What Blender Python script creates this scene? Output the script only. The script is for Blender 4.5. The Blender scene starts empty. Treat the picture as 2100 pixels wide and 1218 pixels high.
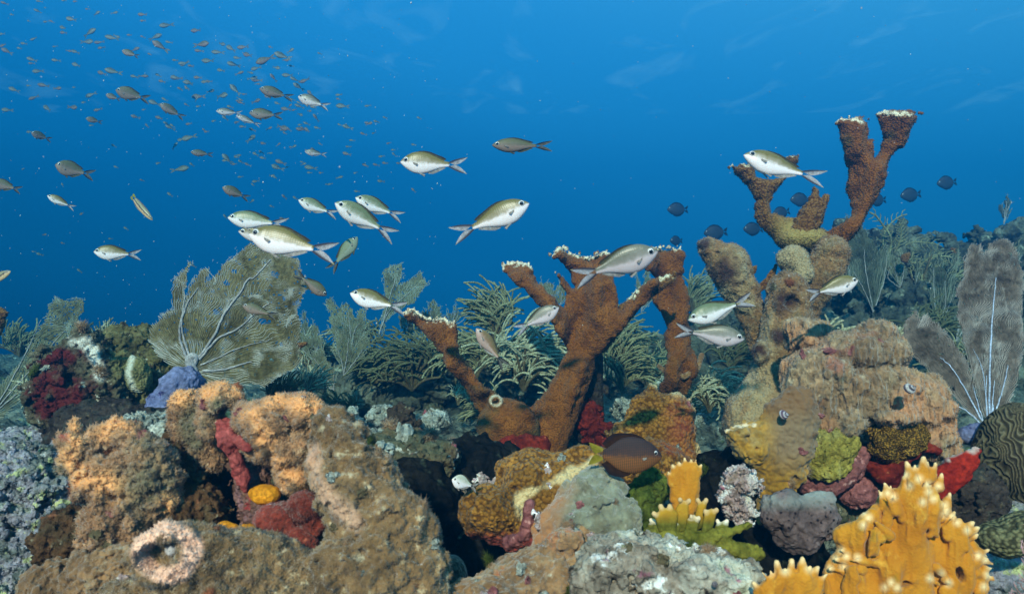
import bpy, math, random
import numpy as np
from mathutils import Matrix, Vector

random.seed(7); RNG = np.random.default_rng(11)
SC = bpy.context.scene
COL = SC.collection
R = math.radians

# ------------------------------------------------------------------ camera, world, sun, exposure
FP = 1500.0; CX = 1050.0; CY = 609.0            # focal length and centre in photo pixels
cam_d = bpy.data.cameras.new('camera'); cam = bpy.data.objects.new('camera', cam_d); COL.objects.link(cam)
cam.location = (0, 0, 0); cam.rotation_euler = (R(90), 0, 0)
cam_d.sensor_width = 36; cam_d.lens = 36 * FP / 2100; cam_d.clip_end = 500; cam_d.clip_start = 0.05
SC.camera = cam
cam_d.dof.use_dof = True; cam_d.dof.focus_distance = 1.9; cam_d.dof.aperture_fstop = 9.0

SUN_EL, SUN_AZ = 30.0, 12.0                       # sun behind the camera, slightly to the left
WORLD_STRENGTH = 1.0
w = bpy.data.worlds.new('World'); SC.world = w; w.use_nodes = True
nt = w.node_tree; nt.nodes.clear()
wo = nt.nodes.new('ShaderNodeOutputWorld'); wb = nt.nodes.new('ShaderNodeBackground')
tc = nt.nodes.new('ShaderNodeTexCoord')
dp = nt.nodes.new('ShaderNodeVectorMath'); dp.operation = 'DOT_PRODUCT'; dp.inputs[1].default_value = (0.31, 0.0, 1.0)
rp = nt.nodes.new('ShaderNodeMapRange'); rp.inputs['From Min'].default_value = -0.6; rp.inputs['From Max'].default_value = 1.0
cr = nt.nodes.new('ShaderNodeValToRGB'); cr.color_ramp.interpolation = 'EASE'
STOPS = [(0.0, (0.0008, 0.010, 0.026)), (0.20, (0.001, 0.046, 0.14)), (0.31, (0.003, 0.145, 0.375)),
         (0.40, (0.006, 0.182, 0.47)), (0.56, (0.025, 0.275, 0.64)), (0.8, (0.09, 0.40, 0.72)), (1.0, (0.34, 0.60, 0.80))]
for i, (p, c) in enumerate(STOPS):
    e = cr.color_ramp.elements[i] if i < 2 else cr.color_ramp.elements.new(p)
    e.position = p; e.color = (*c, 1)
nt.links.new(tc.outputs['Generated'], dp.inputs[0]); nt.links.new(dp.outputs['Value'], rp.inputs['Value'])
nt.links.new(rp.outputs['Result'], cr.inputs['Fac']); nt.links.new(cr.outputs['Color'], wb.inputs['Color'])
wb.inputs['Strength'].default_value = WORLD_STRENGTH; nt.links.new(wb.outputs['Background'], wo.inputs['Surface'])

sun_d = bpy.data.lights.new('sun', 'SUN'); sun = bpy.data.objects.new('sun', sun_d); COL.objects.link(sun)
sun_d.energy = 5.0; sun_d.angle = R(1.2); sun_d.color = (1.0, 0.86, 0.69)
sun.rotation_euler = (R(90 - SUN_EL), 0, R(-SUN_AZ))
sun['kind'] = 'structure'
SC.view_settings.view_transform = 'Standard'; SC.view_settings.look = 'None'
SC.view_settings.exposure = 0.42; SC.view_settings.gamma = 1.0; SC.view_settings.use_curve_mapping = False
SC.cycles.max_bounces = 6; SC.cycles.diffuse_bounces = 2; SC.cycles.volume_bounces = 0
SC.cycles.transparent_max_bounces = 12; SC.cycles.use_denoising = True
SC.cycles.sample_clamp_indirect = 4.0
HAZE_COLOR = (0.01, 0.25, 0.50); HAZE_ABS = (0.10, 0.50, 0.92); HAZE_DENSITY = 0.215; HAZE_G = 0.72

# ------------------------------------------------------------------ small helpers
def P(px, py, D, dd=0.0):
    """photo pixel + distance (m) -> world; dd is extra depth in pixels at D"""
    d = D + dd * D / FP
    return np.array([(px - CX) / FP * D, d, -(py - CY) / FP * D])

_tab = np.random.default_rng(5).random(8192).astype(np.float32) * 2 - 1
def vnoise(p, seed=0):
    p = np.asarray(p, dtype=np.float32); i = np.floor(p).astype(np.int64); f = p - i
    u = f * f * f * (f * (f * 6 - 15) + 10); out = np.zeros(p.shape[:-1], np.float32)
    for a in (0, 1):
        wx = u[..., 0] if a else 1 - u[..., 0]; hx = (i[..., 0] + a) * 73856093
        for b in (0, 1):
            wy = u[..., 1] if b else 1 - u[..., 1]; hy = (i[..., 1] + b) * 19349663
            for c in (0, 1):
                wz = u[..., 2] if c else 1 - u[..., 2]; hz = (i[..., 2] + c) * 83492791
                out += wx * wy * wz * _tab[((hx ^ hy ^ hz) + seed * 977) & 8191]
    return out
def fbm(p, scale, octv=3, seed=0, gain=0.5):
    p = np.asarray(p, dtype=np.float32) * scale; o = 0; a = 1.0
    for k in range(octv):
        o = o + a * vnoise(p, seed + k * 17); p = p * 2.03 + 3.7; a *= gain
    return o

def mesh_from(V, faces, mask=None, smooth=True, name='mesh'):
    V = np.asarray(V, np.float32); me = bpy.data.meshes.new(name)
    faces = [np.asarray(f, np.int32) for f in faces if len(f)]
    me.vertices.add(len(V)); me.vertices.foreach_set('co', V.ravel())
    nl = sum(f.size for f in faces); npl = sum(len(f) for f in faces)
    me.loops.add(nl); me.loops.foreach_set('vertex_index', np.concatenate([f.ravel() for f in faces]))
    tot = np.concatenate([np.full(len(f), f.shape[1], np.int32) for f in faces])
    st = np.concatenate([[0], np.cumsum(tot)[:-1]]).astype(np.int32)
    me.polygons.add(npl); me.polygons.foreach_set('loop_start', st); me.polygons.foreach_set('loop_total', tot)
    me.polygons.foreach_set('use_smooth', np.full(npl, smooth, bool))
    if mask is not None:
        m = np.zeros((len(V), 4), np.float32); m[:, :mask.shape[1]] = mask; m[:, 3] = 1
        at = me.attributes.new('mask', 'FLOAT_COLOR', 'POINT'); at.data.foreach_set('color', m.ravel())
    me.update(calc_edges=True); me.validate(); return me

def tag(o, label=None, cat=None, group=None, kind=None):
    if label: o['label'] = label
    if cat: o['category'] = cat
    if group: o['group'] = group
    if kind: o['kind'] = kind
    return o
def empty(name, loc, label, cat, group=None):
    o = bpy.data.objects.new(name, None); o.empty_display_size = 0.02; o.location = loc; COL.objects.link(o)
    return tag(o, label, cat, group)
def world_loc(o):
    l = Vector(o.location)
    while o.parent: o = o.parent; l = l + Vector(o.location)
    return l
def obj(name, V, faces, mat, loc=None, parent=None, mask=None, smooth=True, local=False):
    """one mesh object; V in world metres unless local"""
    V = np.asarray(V, np.float32)
    if local: L = np.zeros(3); me = mesh_from(V, faces, mask, smooth, name)
    else:
        L = np.array(loc if loc is not None else [V[:, 0].mean(), V[:, 1].mean(), V[:, 2].min()], np.float32)
        me = mesh_from(V - L, faces, mask, smooth, name)
    me.materials.append(mat); o = bpy.data.objects.new(name, me); COL.objects.link(o)
    if parent is not None:
        o.parent = parent
        if not local: o.location = Vector(L) - world_loc(parent)
    else: o.location = L
    return o

# ------------------------------------------------------------------ materials
MATS = {}
def mat(name, cols, scale=30, speck=None, cells=None, bumps=(), rough=0.85, sheen=0.0, masks=(), spec=0.06, dist=0.6,
        streak=None, trans=0.0, pos=None, mottle=True):
    if name in MATS: return MATS[name]
    m = bpy.data.materials.new(name); m.use_nodes = True; t = m.node_tree; N = t.nodes; L = t.links
    b = N['Principled BSDF']; b.inputs['Roughness'].default_value = rough; b.inputs['Specular IOR Level'].default_value = spec
    if sheen:
        b.inputs['Sheen Weight'].default_value = sheen; b.inputs['Sheen Roughness'].default_value = 0.5
    co = N.new('ShaderNodeTexCoord').outputs['Object']
    if streak:
        mp = N.new('ShaderNodeMapping'); mp.inputs['Scale'].default_value = streak; L.new(co, mp.inputs['Vector']); co2 = mp.outputs['Vector']
    else: co2 = co
    def noise(s, det=5, vec=None, d=0.0):
        n = N.new('ShaderNodeTexNoise'); n.inputs['Scale'].default_value = s; n.inputs['Detail'].default_value = det
        n.inputs['Roughness'].default_value = 0.62; n.inputs['Distortion'].default_value = d
        L.new(vec or co, n.inputs['Vector']); return n.outputs['Fac']
    def vor(s, feat='F1'):
        n = N.new('ShaderNodeTexVoronoi'); n.inputs['Scale'].default_value = s; n.feature = feat; L.new(co, n.inputs['Vector']); return n.outputs['Distance']
    def rng(x, a, c):
        n = N.new('ShaderNodeMapRange'); n.inputs['From Min'].default_value = a; n.inputs['From Max'].default_value = c; n.interpolation_type = 'SMOOTHSTEP' if a < c else 'LINEAR'
        L.new(x, n.inputs['Value']); return n.outputs['Result']
    def mix(f, a, c):
        n = N.new('ShaderNodeMix'); n.data_type = 'RGBA'; L.new(f, n.inputs[0]); L.new(a, n.inputs[6])
        n.inputs[7].default_value = (*c, 1); return n.outputs[2]
    r = N.new('ShaderNodeValToRGB'); k = len(cols)
    for i, c in enumerate(cols):
        p = pos[i] if pos else (0.5 if k == 1 else 0.32 + 0.36 * i / (k - 1))
        e = r.color_ramp.elements[i] if i < 2 else r.color_ramp.elements.new(p)
        e.position = p; e.color = (*c, 1)
    if k == 1: r.color_ramp.elements[1].color = (*cols[0], 1)
    L.new(noise(scale, 6, co2, dist), r.inputs['Fac']); c = r.outputs['Color']
    for s in (speck if isinstance(speck, list) else [speck] if speck else []):
        c = mix(rng(noise(s[1], 4), s[2], s[3]), c, s[0])
    if cells:
        c = mix(rng(vor(cells[1]), cells[2], cells[3]), c, cells[0])
    if mottle:
        for (s_, lo_, hi_) in ((scale * 5.5, .52, 1.32), (scale * .45, .60, 1.30)):
            n_ = noise(s_, 7); mr_ = N.new('ShaderNodeMapRange'); L.new(n_, mr_.inputs['Value']); mr_.inputs['From Min'].default_value = .32; mr_.inputs['From Max'].default_value = .68
            mr_.inputs['To Min'].default_value = lo_; mr_.inputs['To Max'].default_value = hi_
            v_ = N.new('ShaderNodeVectorMath'); v_.operation = 'SCALE'; L.new(c, v_.inputs[0]); L.new(mr_.outputs['Result'], v_.inputs['Scale']); c = v_.outputs['Vector']
    if masks:
        at = N.new('ShaderNodeAttribute'); at.attribute_name = 'mask'; sp = N.new('ShaderNodeSeparateColor'); L.new(at.outputs['Color'], sp.inputs[0])
        for i, mc in enumerate(masks):
            if mc is not None: c = mix(sp.outputs[i], c, mc)
    L.new(c, b.inputs['Base Color'])
    prev = None
    for (kd, s, st, dd) in bumps:
        x = vor(s) if kd == 'v' else vor(s, 'SMOOTH_F1') if kd == 's' else None
        if kd == 'n': x = noise(s, 5)
        if kd == 'k': x = noise(s, 4, co2)
        if kd == 'w':
            wv = N.new('ShaderNodeTexWave'); wv.inputs['Scale'].default_value = s; wv.inputs['Distortion'].default_value = 9; wv.inputs['Detail'].default_value = 3
            wv.inputs['Detail Scale'].default_value = 1.4; L.new(co2, wv.inputs['Vector']); x = wv.outputs['Fac']
        bp = N.new('ShaderNodeBump'); bp.inputs['Strength'].default_value = st; bp.inputs['Distance'].default_value = dd
        if kd in 'vs': bp.invert = True
        L.new(x, bp.inputs['Height'])
        if prev: L.new(prev, bp.inputs['Normal'])
        prev = bp.outputs['Normal']
    if prev: L.new(prev, b.inputs['Normal'])
    if trans:
        tr = N.new('ShaderNodeBsdfTranslucent'); L.new(c, tr.inputs['Color']); ms = N.new('ShaderNodeMixShader'); ms.inputs[0].default_value = trans
        L.new(b.outputs[0], ms.inputs[1]); L.new(tr.outputs[0], ms.inputs[2]); L.new(ms.outputs[0], N['Material Output'].inputs['Surface'])
    MATS[name] = m; return m

# ------------------------------------------------------------------ implicit surfaces
def poly_sd(px, py, poly):
    a = np.asarray(poly, np.float32); b = np.roll(a, -1, 0); d = np.full(px.shape, 1e9, np.float32); ins = np.zeros(px.shape, bool)
    for (x0, y0), (x1, y1) in zip(a, b):
        ex, ey = x1 - x0, y1 - y0; wx, wy = px - x0, py - y0
        tt = np.clip((wx * ex + wy * ey) / (ex * ex + ey * ey + 1e-9), 0, 1)
        d = np.minimum(d, (wx - ex * tt) ** 2 + (wy - ey * tt) ** 2)
        if y0 != y1: ins ^= ((y0 > py) != (y1 > py)) & (px < ex * (py - y0) / ey + x0)
    d = np.sqrt(d); return np.where(ins, -d, d)
def line_dist(px, py, pl):
    d = np.full(px.shape, 1e9, np.float32)
    for (x0, y0), (x1, y1) in zip(pl[:-1], pl[1:]):
        ex, ey = x1 - x0, y1 - y0; tt = np.clip(((px - x0) * ex + (py - y0) * ey) / (ex * ex + ey * ey + 1e-9), 0, 1)
        d = np.minimum(d, (px - x0 - ex * tt) ** 2 + (py - y0 - ey * tt) ** 2)
    return np.sqrt(d)
def surfnets(F, org, h):
    S = F < 0; c = np.zeros(tuple(n - 1 for n in F.shape), np.int8); sl = (slice(None, -1), slice(1, None))
    cor = [(a, b, d) for a in (0, 1) for b in (0, 1) for d in (0, 1)]
    for a, b, d in cor: c += S[sl[a], sl[b], sl[d]]
    act = (c > 0) & (c < 8); I = np.argwhere(act); vid = np.full(act.shape, -1, np.int32); vid[act] = np.arange(len(I))
    val = {q: F[I[:, 0] + q[0], I[:, 1] + q[1], I[:, 2] + q[2]] for q in cor}
    acc = np.zeros((len(I), 3), np.float32); cnt = np.zeros(len(I), np.float32)
    for q in cor:
        for ax in range(3):
            if q[ax]: continue
            r = list(q); r[ax] = 1; r = tuple(r); va, vb = val[q], val[r]; m = (va < 0) != (vb < 0)
            t = np.where(m, va / np.where(m, va - vb, 1), 0)
            p = np.tile(np.array(q, np.float32), (len(I), 1)); p[:, ax] = t; acc += p * m[:, None]; cnt += m
    V = (I + acc / cnt[:, None]) * h + org; Q = []
    for ax in range(3):
        o = [1, 2] if ax == 0 else [2, 0] if ax == 1 else [0, 1]
        lo = [slice(1, -1)] * 3; hi = [slice(1, -1)] * 3; lo[ax] = slice(None, -1); hi[ax] = slice(1, None)
        A = S[tuple(lo)]; B = S[tuple(hi)]; E = np.argwhere(A != B); fl = A[A != B]
        for d in o: E[:, d] += 1
        q = []
        for da, db in ((-1, -1), (0, -1), (0, 0), (-1, 0)):
            e = E.copy(); e[:, o[0]] += da; e[:, o[1]] += db; q.append(vid[e[:, 0], e[:, 1], e[:, 2]])
        q = np.stack(q, 1); q[~fl] = q[~fl][:, ::-1]; Q.append(q)
    Q = np.concatenate(Q); return V.astype(np.float32), Q[(Q >= 0).all(1)]
def normals(V, Q):
    n = np.cross(V[Q[:, 2]] - V[Q[:, 0]], V[Q[:, 3]] - V[Q[:, 1]]); out = np.zeros_like(V)
    for k in range(4):
        for a in range(3): out[:, a] += np.bincount(Q[:, k], n[:, a], len(V)).astype(np.float32)
    return out / (np.linalg.norm(out, axis=1, keepdims=True) + 1e-12)

def E(px, py, D, rx, ry, rd=None, ang=0, dd=0, sub=False, k=None): return ('e', px, py, D, rx, ry, rd or (rx + ry) / 2, ang, dd, sub, k)
def CH(pts, flat=1.0, k=None, sub=False): return ('c', pts, flat, k, sub)      # pts: (px,py,D,r[,dd])
def PL(poly, D, Rm, flat=0.6, bend=None, rag=0, k=None, dd=0): return ('p', poly, D, Rm, flat, bend, rag, k, dd)
def sdf_mesh(prims, hpx=3.0, k=10, warp=None, disp=()):
    """prims in photo pixels -> world mesh; warp=(amp_px, scale_per_px, oct) on the field; disp=[(amp_px, scale_per_px, oct, mode)]"""
    D0 = np.mean([p[3] if p[0] == 'e' else p[1][0][2] if p[0] == 'c' else p[2] for p in prims]); u = D0 / FP; h = hpx * u; K0 = k * u
    bx = []
    for p in prims:
        if p[0] == 'e':
            c = P(p[1], p[2], p[3], p[8]); s = p[3] / FP; r = max(p[4], p[5]) * s; bx.append((c - [r, p[6] * s, r], c + [r, p[6] * s, r]))
        elif p[0] == 'c':
            C = np.array([P(q[0], q[1], q[2], q[4] if len(q) > 4 else 0) for q in p[1]]); r = max(q[3] * q[2] / FP for q in p[1]) * max(1, p[2])
            bx.append((C.min(0) - r, C.max(0) + r))
        else:
            C = np.array([P(x, y, p[2], p[8]) for x, y in p[1]]); t = p[3] * p[4] * p[2] / FP
            bb = 60 * u if p[5] else 0
            bx.append((C.min(0) - [6 * u, t + bb, 6 * u], C.max(0) + [6 * u, t + bb, 6 * u]))
    isub = [(p[9] if p[0] == 'e' else p[4] if p[0] == 'c' else False) for p in prims]
    mg = 4 * h + K0 + (warp[0] * u * 1.6 if warp else 0)
    lo = np.min([b[0] for b, s in zip(bx, isub) if not s], 0) - mg; hi = np.max([b[1] for b, s in zip(bx, isub) if not s], 0) + mg
    n = np.ceil((hi - lo) / h).astype(int) + 1
    F = np.full(n, K0 + 6 * h + (warp[0] * u * 2 if warp else 0), np.float32); ax = [(lo[a] + np.arange(n[a]) * h).astype(np.float32) for a in range(3)]
    for p, (b0, b1), sb in zip(prims, bx, isub):
        kk = p[10] if p[0] == 'e' else p[3] if p[0] == 'c' else p[7]; K = (kk * u if kk is not None else K0) + 1e-6
        i0 = np.clip(np.floor((b0 - mg - lo) / h).astype(int), 0, n); i1 = np.clip(np.ceil((b1 + mg - lo) / h).astype(int) + 1, 0, n)
        if (i1 <= i0).any(): continue
        s = tuple(slice(a, b) for a, b in zip(i0, i1)); X = ax[0][s[0]][:, None, None]; Y = ax[1][s[1]][None, :, None]; Z = ax[2][s[2]][None, None, :]
        if p[0] == 'e':
            c = P(p[1], p[2], p[3], p[8]); sc = p[3] / FP; a = R(p[7]); dx, dy, dz = X - c[0], Y - c[1], Z - c[2]
            qx = dx * math.cos(a) + dz * math.sin(a); qz = -dx * math.sin(a) + dz * math.cos(a); rx, ry, rd = p[4] * sc, p[5] * sc, p[6] * sc
            k0 = np.sqrt((qx / rx) ** 2 + (dy / rd) ** 2 + (qz / ry) ** 2); k1 = np.sqrt((qx / rx ** 2) ** 2 + (dy / rd ** 2) ** 2 + (qz / ry ** 2) ** 2) + 1e-9
            d = k0 * (k0 - 1) / k1
        elif p[0] == 'c':
            d = None; C = [(P(q[0], q[1], q[2], q[4] if len(q) > 4 else 0), q[3] * q[2] / FP) for q in p[1]]
            for (a, ra), (b, rb) in zip(C[:-1], C[1:]):
                ba = b - a; L2 = (ba ** 2).sum() + 1e-12; t = np.clip(((X - a[0]) * ba[0] + (Y - a[1]) * ba[1] + (Z - a[2]) * ba[2]) / L2, 0, 1)
                e = np.sqrt((X - a[0] - t * ba[0]) ** 2 + ((Y - a[1] - t * ba[1]) / p[2]) ** 2 + (Z - a[2] - t * ba[2]) ** 2) - (ra + (rb - ra) * t)
                d = e if d is None else np.minimum(d, e)
        else:
            sc = p[2] / FP; PX = CX + X[:, 0, :] / sc + 0 * Z[:, 0, :]; PY = CY - Z[:, 0, :] / sc + 0 * X[:, 0, :]
            sd = poly_sd(PX, PY, p[1]) + 3.2
            if p[6]: sd = sd + p[6] * fbm(np.stack([PX, PY, 0 * PX], -1), 0.09, 2, 3)
            e = np.maximum(p[3] + sd, 0)[:, None, :] * sc; y0 = p[2] + p[8] * sc + (p[5](PX, PY) * sc if p[5] else 0 * PX)
            d = np.sqrt(e ** 2 + ((Y - y0[:, None, :]) / p[4]) ** 2) - p[3] * sc
        f = F[s]
        if sb: hh = np.maximum(K - np.abs(f + d), 0) / K; F[s] = np.maximum(f, -d) + hh * hh * K / 4
        else: hh = np.maximum(K - np.abs(f - d), 0) / K; F[s] = np.minimum(f, d) - hh * hh * K / 4
    if warp:
        m = np.abs(F) < warp[0] * u * 1.7; I = np.argwhere(m)
        F[m] += warp[0] * u * fbm(I * h + lo, warp[1] / u, warp[2], 9)
    F[0] = F[-1] = abs(F[0]).max() + h; F[:, 0] = F[:, -1] = h; F[:, :, 0] = F[:, :, -1] = h
    V, Q = surfnets(F, lo, h)
    for dsp in disp: V = displace(V, Q, u, *dsp)
    return V, Q
def displace(V, Q, u, amp, scale, octv=2, mode='n'):
    Nn = normals(V, Q)
    f = fbm(V, scale / u, octv, 23)
    if mode == 'r': f = 1 - 2 * np.abs(f)
    if mode == 'b': f = 2 * np.abs(f) - 0.6
    if mode == 's':                                    # downward streaks and folds
        f = 1 - 2 * np.abs(fbm(V * np.array([1, 1, 0.35], np.float32), scale / u, octv, 23))
    return (V + Nn * (f * amp * u)[:, None]).astype(np.float32)
def pix(V): return CX + V[:, 0] / V[:, 1] * FP, CY - V[:, 2] / V[:, 1] * FP
def spikes(V, Q, n, ln, wd, sel=None, dirv=None, jit=0.5, tipmask=2, base=None):
    """n little polyp spikes standing on the surface; returns verts, quads, tris, mask"""
    N_ = normals(V, Q); c = V[Q].mean(1); fn = N_[Q].mean(1); ok = np.arange(len(Q)) if sel is None else np.nonzero(sel(c, fn))[0]
    i = RNG.choice(ok, n); b = c[i] + RNG.normal(0, wd, (n, 3)); d = fn[i] + RNG.normal(0, jit, (n, 3)) * 0.6
    if dirv is not None: d = d + np.array(dirv)
    d /= np.linalg.norm(d, axis=1, keepdims=True); t = np.cross(d, RNG.normal(0, 1, (n, 3))); t /= np.linalg.norm(t, axis=1, keepdims=True); s = np.cross(d, t)
    l = ln * RNG.uniform(0.5, 1.3, (n, 1)); b = b - d * wd
    pv = np.stack([b + wd * (math.cos(a) * t + math.sin(a) * s) for a in (0, 2.09, 4.19)] + [b + d * l], 1).reshape(-1, 3)
    o = len(V) + np.arange(n)[:, None] * 4; tr = np.concatenate([o + np.array(x) for x in ([0, 1, 3], [1, 2, 3], [2, 0, 3])])
    m = np.zeros((len(V) + 4 * n, 3), np.float32)
    if base is not None: m[:len(V)] = base; m[len(V):] = np.repeat(base[Q[i, 0]], 4, 0)
    m[len(V) + 3::4, tipmask] = RNG.uniform(0.1, .6, n) * (1 - m[len(V) + 3::4, 0])
    return np.concatenate([V, pv]).astype(np.float32), Q, tr, m
def tubes(paths, sides=5):
    VV = []; QQ = []; TT = []; o = 0
    for pts, rad in paths:
        pts = np.asarray(pts, float); n = len(pts); rad = np.broadcast_to(np.asarray(rad, float), (n,))
        tg = np.gradient(pts, axis=0); tg /= np.linalg.norm(tg, axis=1, keepdims=True) + 1e-12
        ref = np.array([0.31, 0.9, 0.2]); a = np.cross(tg, ref); a /= np.linalg.norm(a, axis=1, keepdims=True) + 1e-9; b = np.cross(tg, a)
        an = np.arange(sides) * 2 * math.pi / sides
        ring = pts[:, None] + rad[:, None, None] * (np.cos(an)[None, :, None] * a[:, None] + np.sin(an)[None, :, None] * b[:, None])
        VV.append(ring.reshape(-1, 3)); i = np.arange(n - 1)[:, None] * sides; j = np.arange(sides)[None]; j2 = (j + 1) % sides
        QQ.append((np.stack([i + j, i + j2, i + sides + j2, i + sides + j], -1) + o).reshape(-1, 4)); o += n * sides
        VV.append(pts[-1:] + tg[-1:] * rad[-1]); e = o - sides
        TT.append(np.stack([e + np.arange(sides), e + (np.arange(sides) + 1) % sides, np.full(sides, o)], 1)); o += 1
    return np.concatenate(VV), [np.concatenate(QQ), np.concatenate(TT)]
def smooth_path(pts, n=12):
    pts = np.asarray(pts, float); t = np.linspace(0, len(pts) - 1, n); i = np.clip(t.astype(int), 0, len(pts) - 2); f = (t - i)[:, None]
    g = lambda k: pts[np.clip(k, 0, len(pts) - 1)]
    p0, p1, p2, p3 = g(i - 1), g(i), g(i + 1), g(i + 2)
    return 0.5 * (2 * p1 + (p2 - p0) * f + (2 * p0 - 5 * p1 + 4 * p2 - p3) * f ** 2 + (3 * p1 - p0 - 3 * p2 + p3) * f ** 3)

def pit_prims(prims, n, r0, r1):
    rg = np.random.default_rng(len(prims) * 31 + n); out = []; src = [p for p in prims if p[0] == 'e' and not p[9]]
    src += [('e', q[0], q[1], q[2], q[3], q[3], q[3], 0, (q[4] if len(q) > 4 else 0), False, None) for p in prims if p[0] == 'c' and not p[4] for q in p[1]]
    wt = np.array([p[4] * p[5] for p in src]); wt = wt / wt.sum()
    for _ in range(n):
        p = src[rg.choice(len(src), p=wt)]; d = rg.normal(0, 1, 3) * [.8, .8, .8]; d[1] = -abs(d[1]) - .35; d /= np.linalg.norm(d); a_ = R(p[7]); r = rg.uniform(r0, r1) * rg.uniform(.6, 1)
        x, y = d[0] * p[4], d[2] * p[5]; out.append(E(p[1] + x * math.cos(a_) - y * math.sin(a_), p[2] - (x * math.sin(a_) + y * math.cos(a_)), p[3], r * rg.uniform(.7, 1.5), r * rg.uniform(.6, 1.1), r * 1.3, rg.uniform(-60, 60), p[8] + d[1] * p[6], True, 3))
    return out
def lump(name, label, cat, prims, m, hpx=3.0, k=10, warp=None, disp=(), fuzz=None, maskf=None, group=None, parent=None, pits=None):
    if pits: prims = prims + pit_prims(prims, *pits)
    V, Q = sdf_mesh(prims, hpx, k, warp, disp); u = np.mean(V[:, 1]) / FP; T = []; mk = maskf(V, Q) if maskf else None
    if fuzz:
        nv = len(V); V, Q, T, m2 = spikes(V, Q, fuzz[0], fuzz[1] * u, fuzz[2] * u, **(fuzz[3] if len(fuzz) > 3 else {}), base=mk); mk = m2
    o = obj(name, V, [Q, T], m, mask=mk, parent=parent)
    if parent is None: tag(o, label, cat, group)
    elif label: o['label'] = label
    return o

# ------------------------------------------------------------------ sea fans and bushy gorgonians
def prisms(A, B, wA, wB, nrm=(0, 1, 0)):
    """many thin three-sided bars at once"""
    d = B - A; d = d / (np.linalg.norm(d, axis=1, keepdims=True) + 1e-12); n = np.broadcast_to(np.array(nrm, float), d.shape)
    s = np.cross(d, n); s /= np.linalg.norm(s, axis=1, keepdims=True) + 1e-9; t = np.cross(s, d)
    rings = []
    for C, w_ in ((A, wA), (B, wB)):
        w_ = np.broadcast_to(np.asarray(w_, float), (len(A),))[:, None]
        rings += [C + w_ * s, C - w_ * s, C - w_ * 1.2 * t]
    V = np.stack(rings, 1).reshape(-1, 3); o = np.arange(len(A))[:, None] * 6
    Q = np.concatenate([o + np.array(q) for q in ([0, 1, 4, 3], [1, 2, 5, 4], [2, 0, 3, 5])]); return V, Q
def inside(px, py, poly): return poly_sd(px, py, poly) < 0
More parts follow.
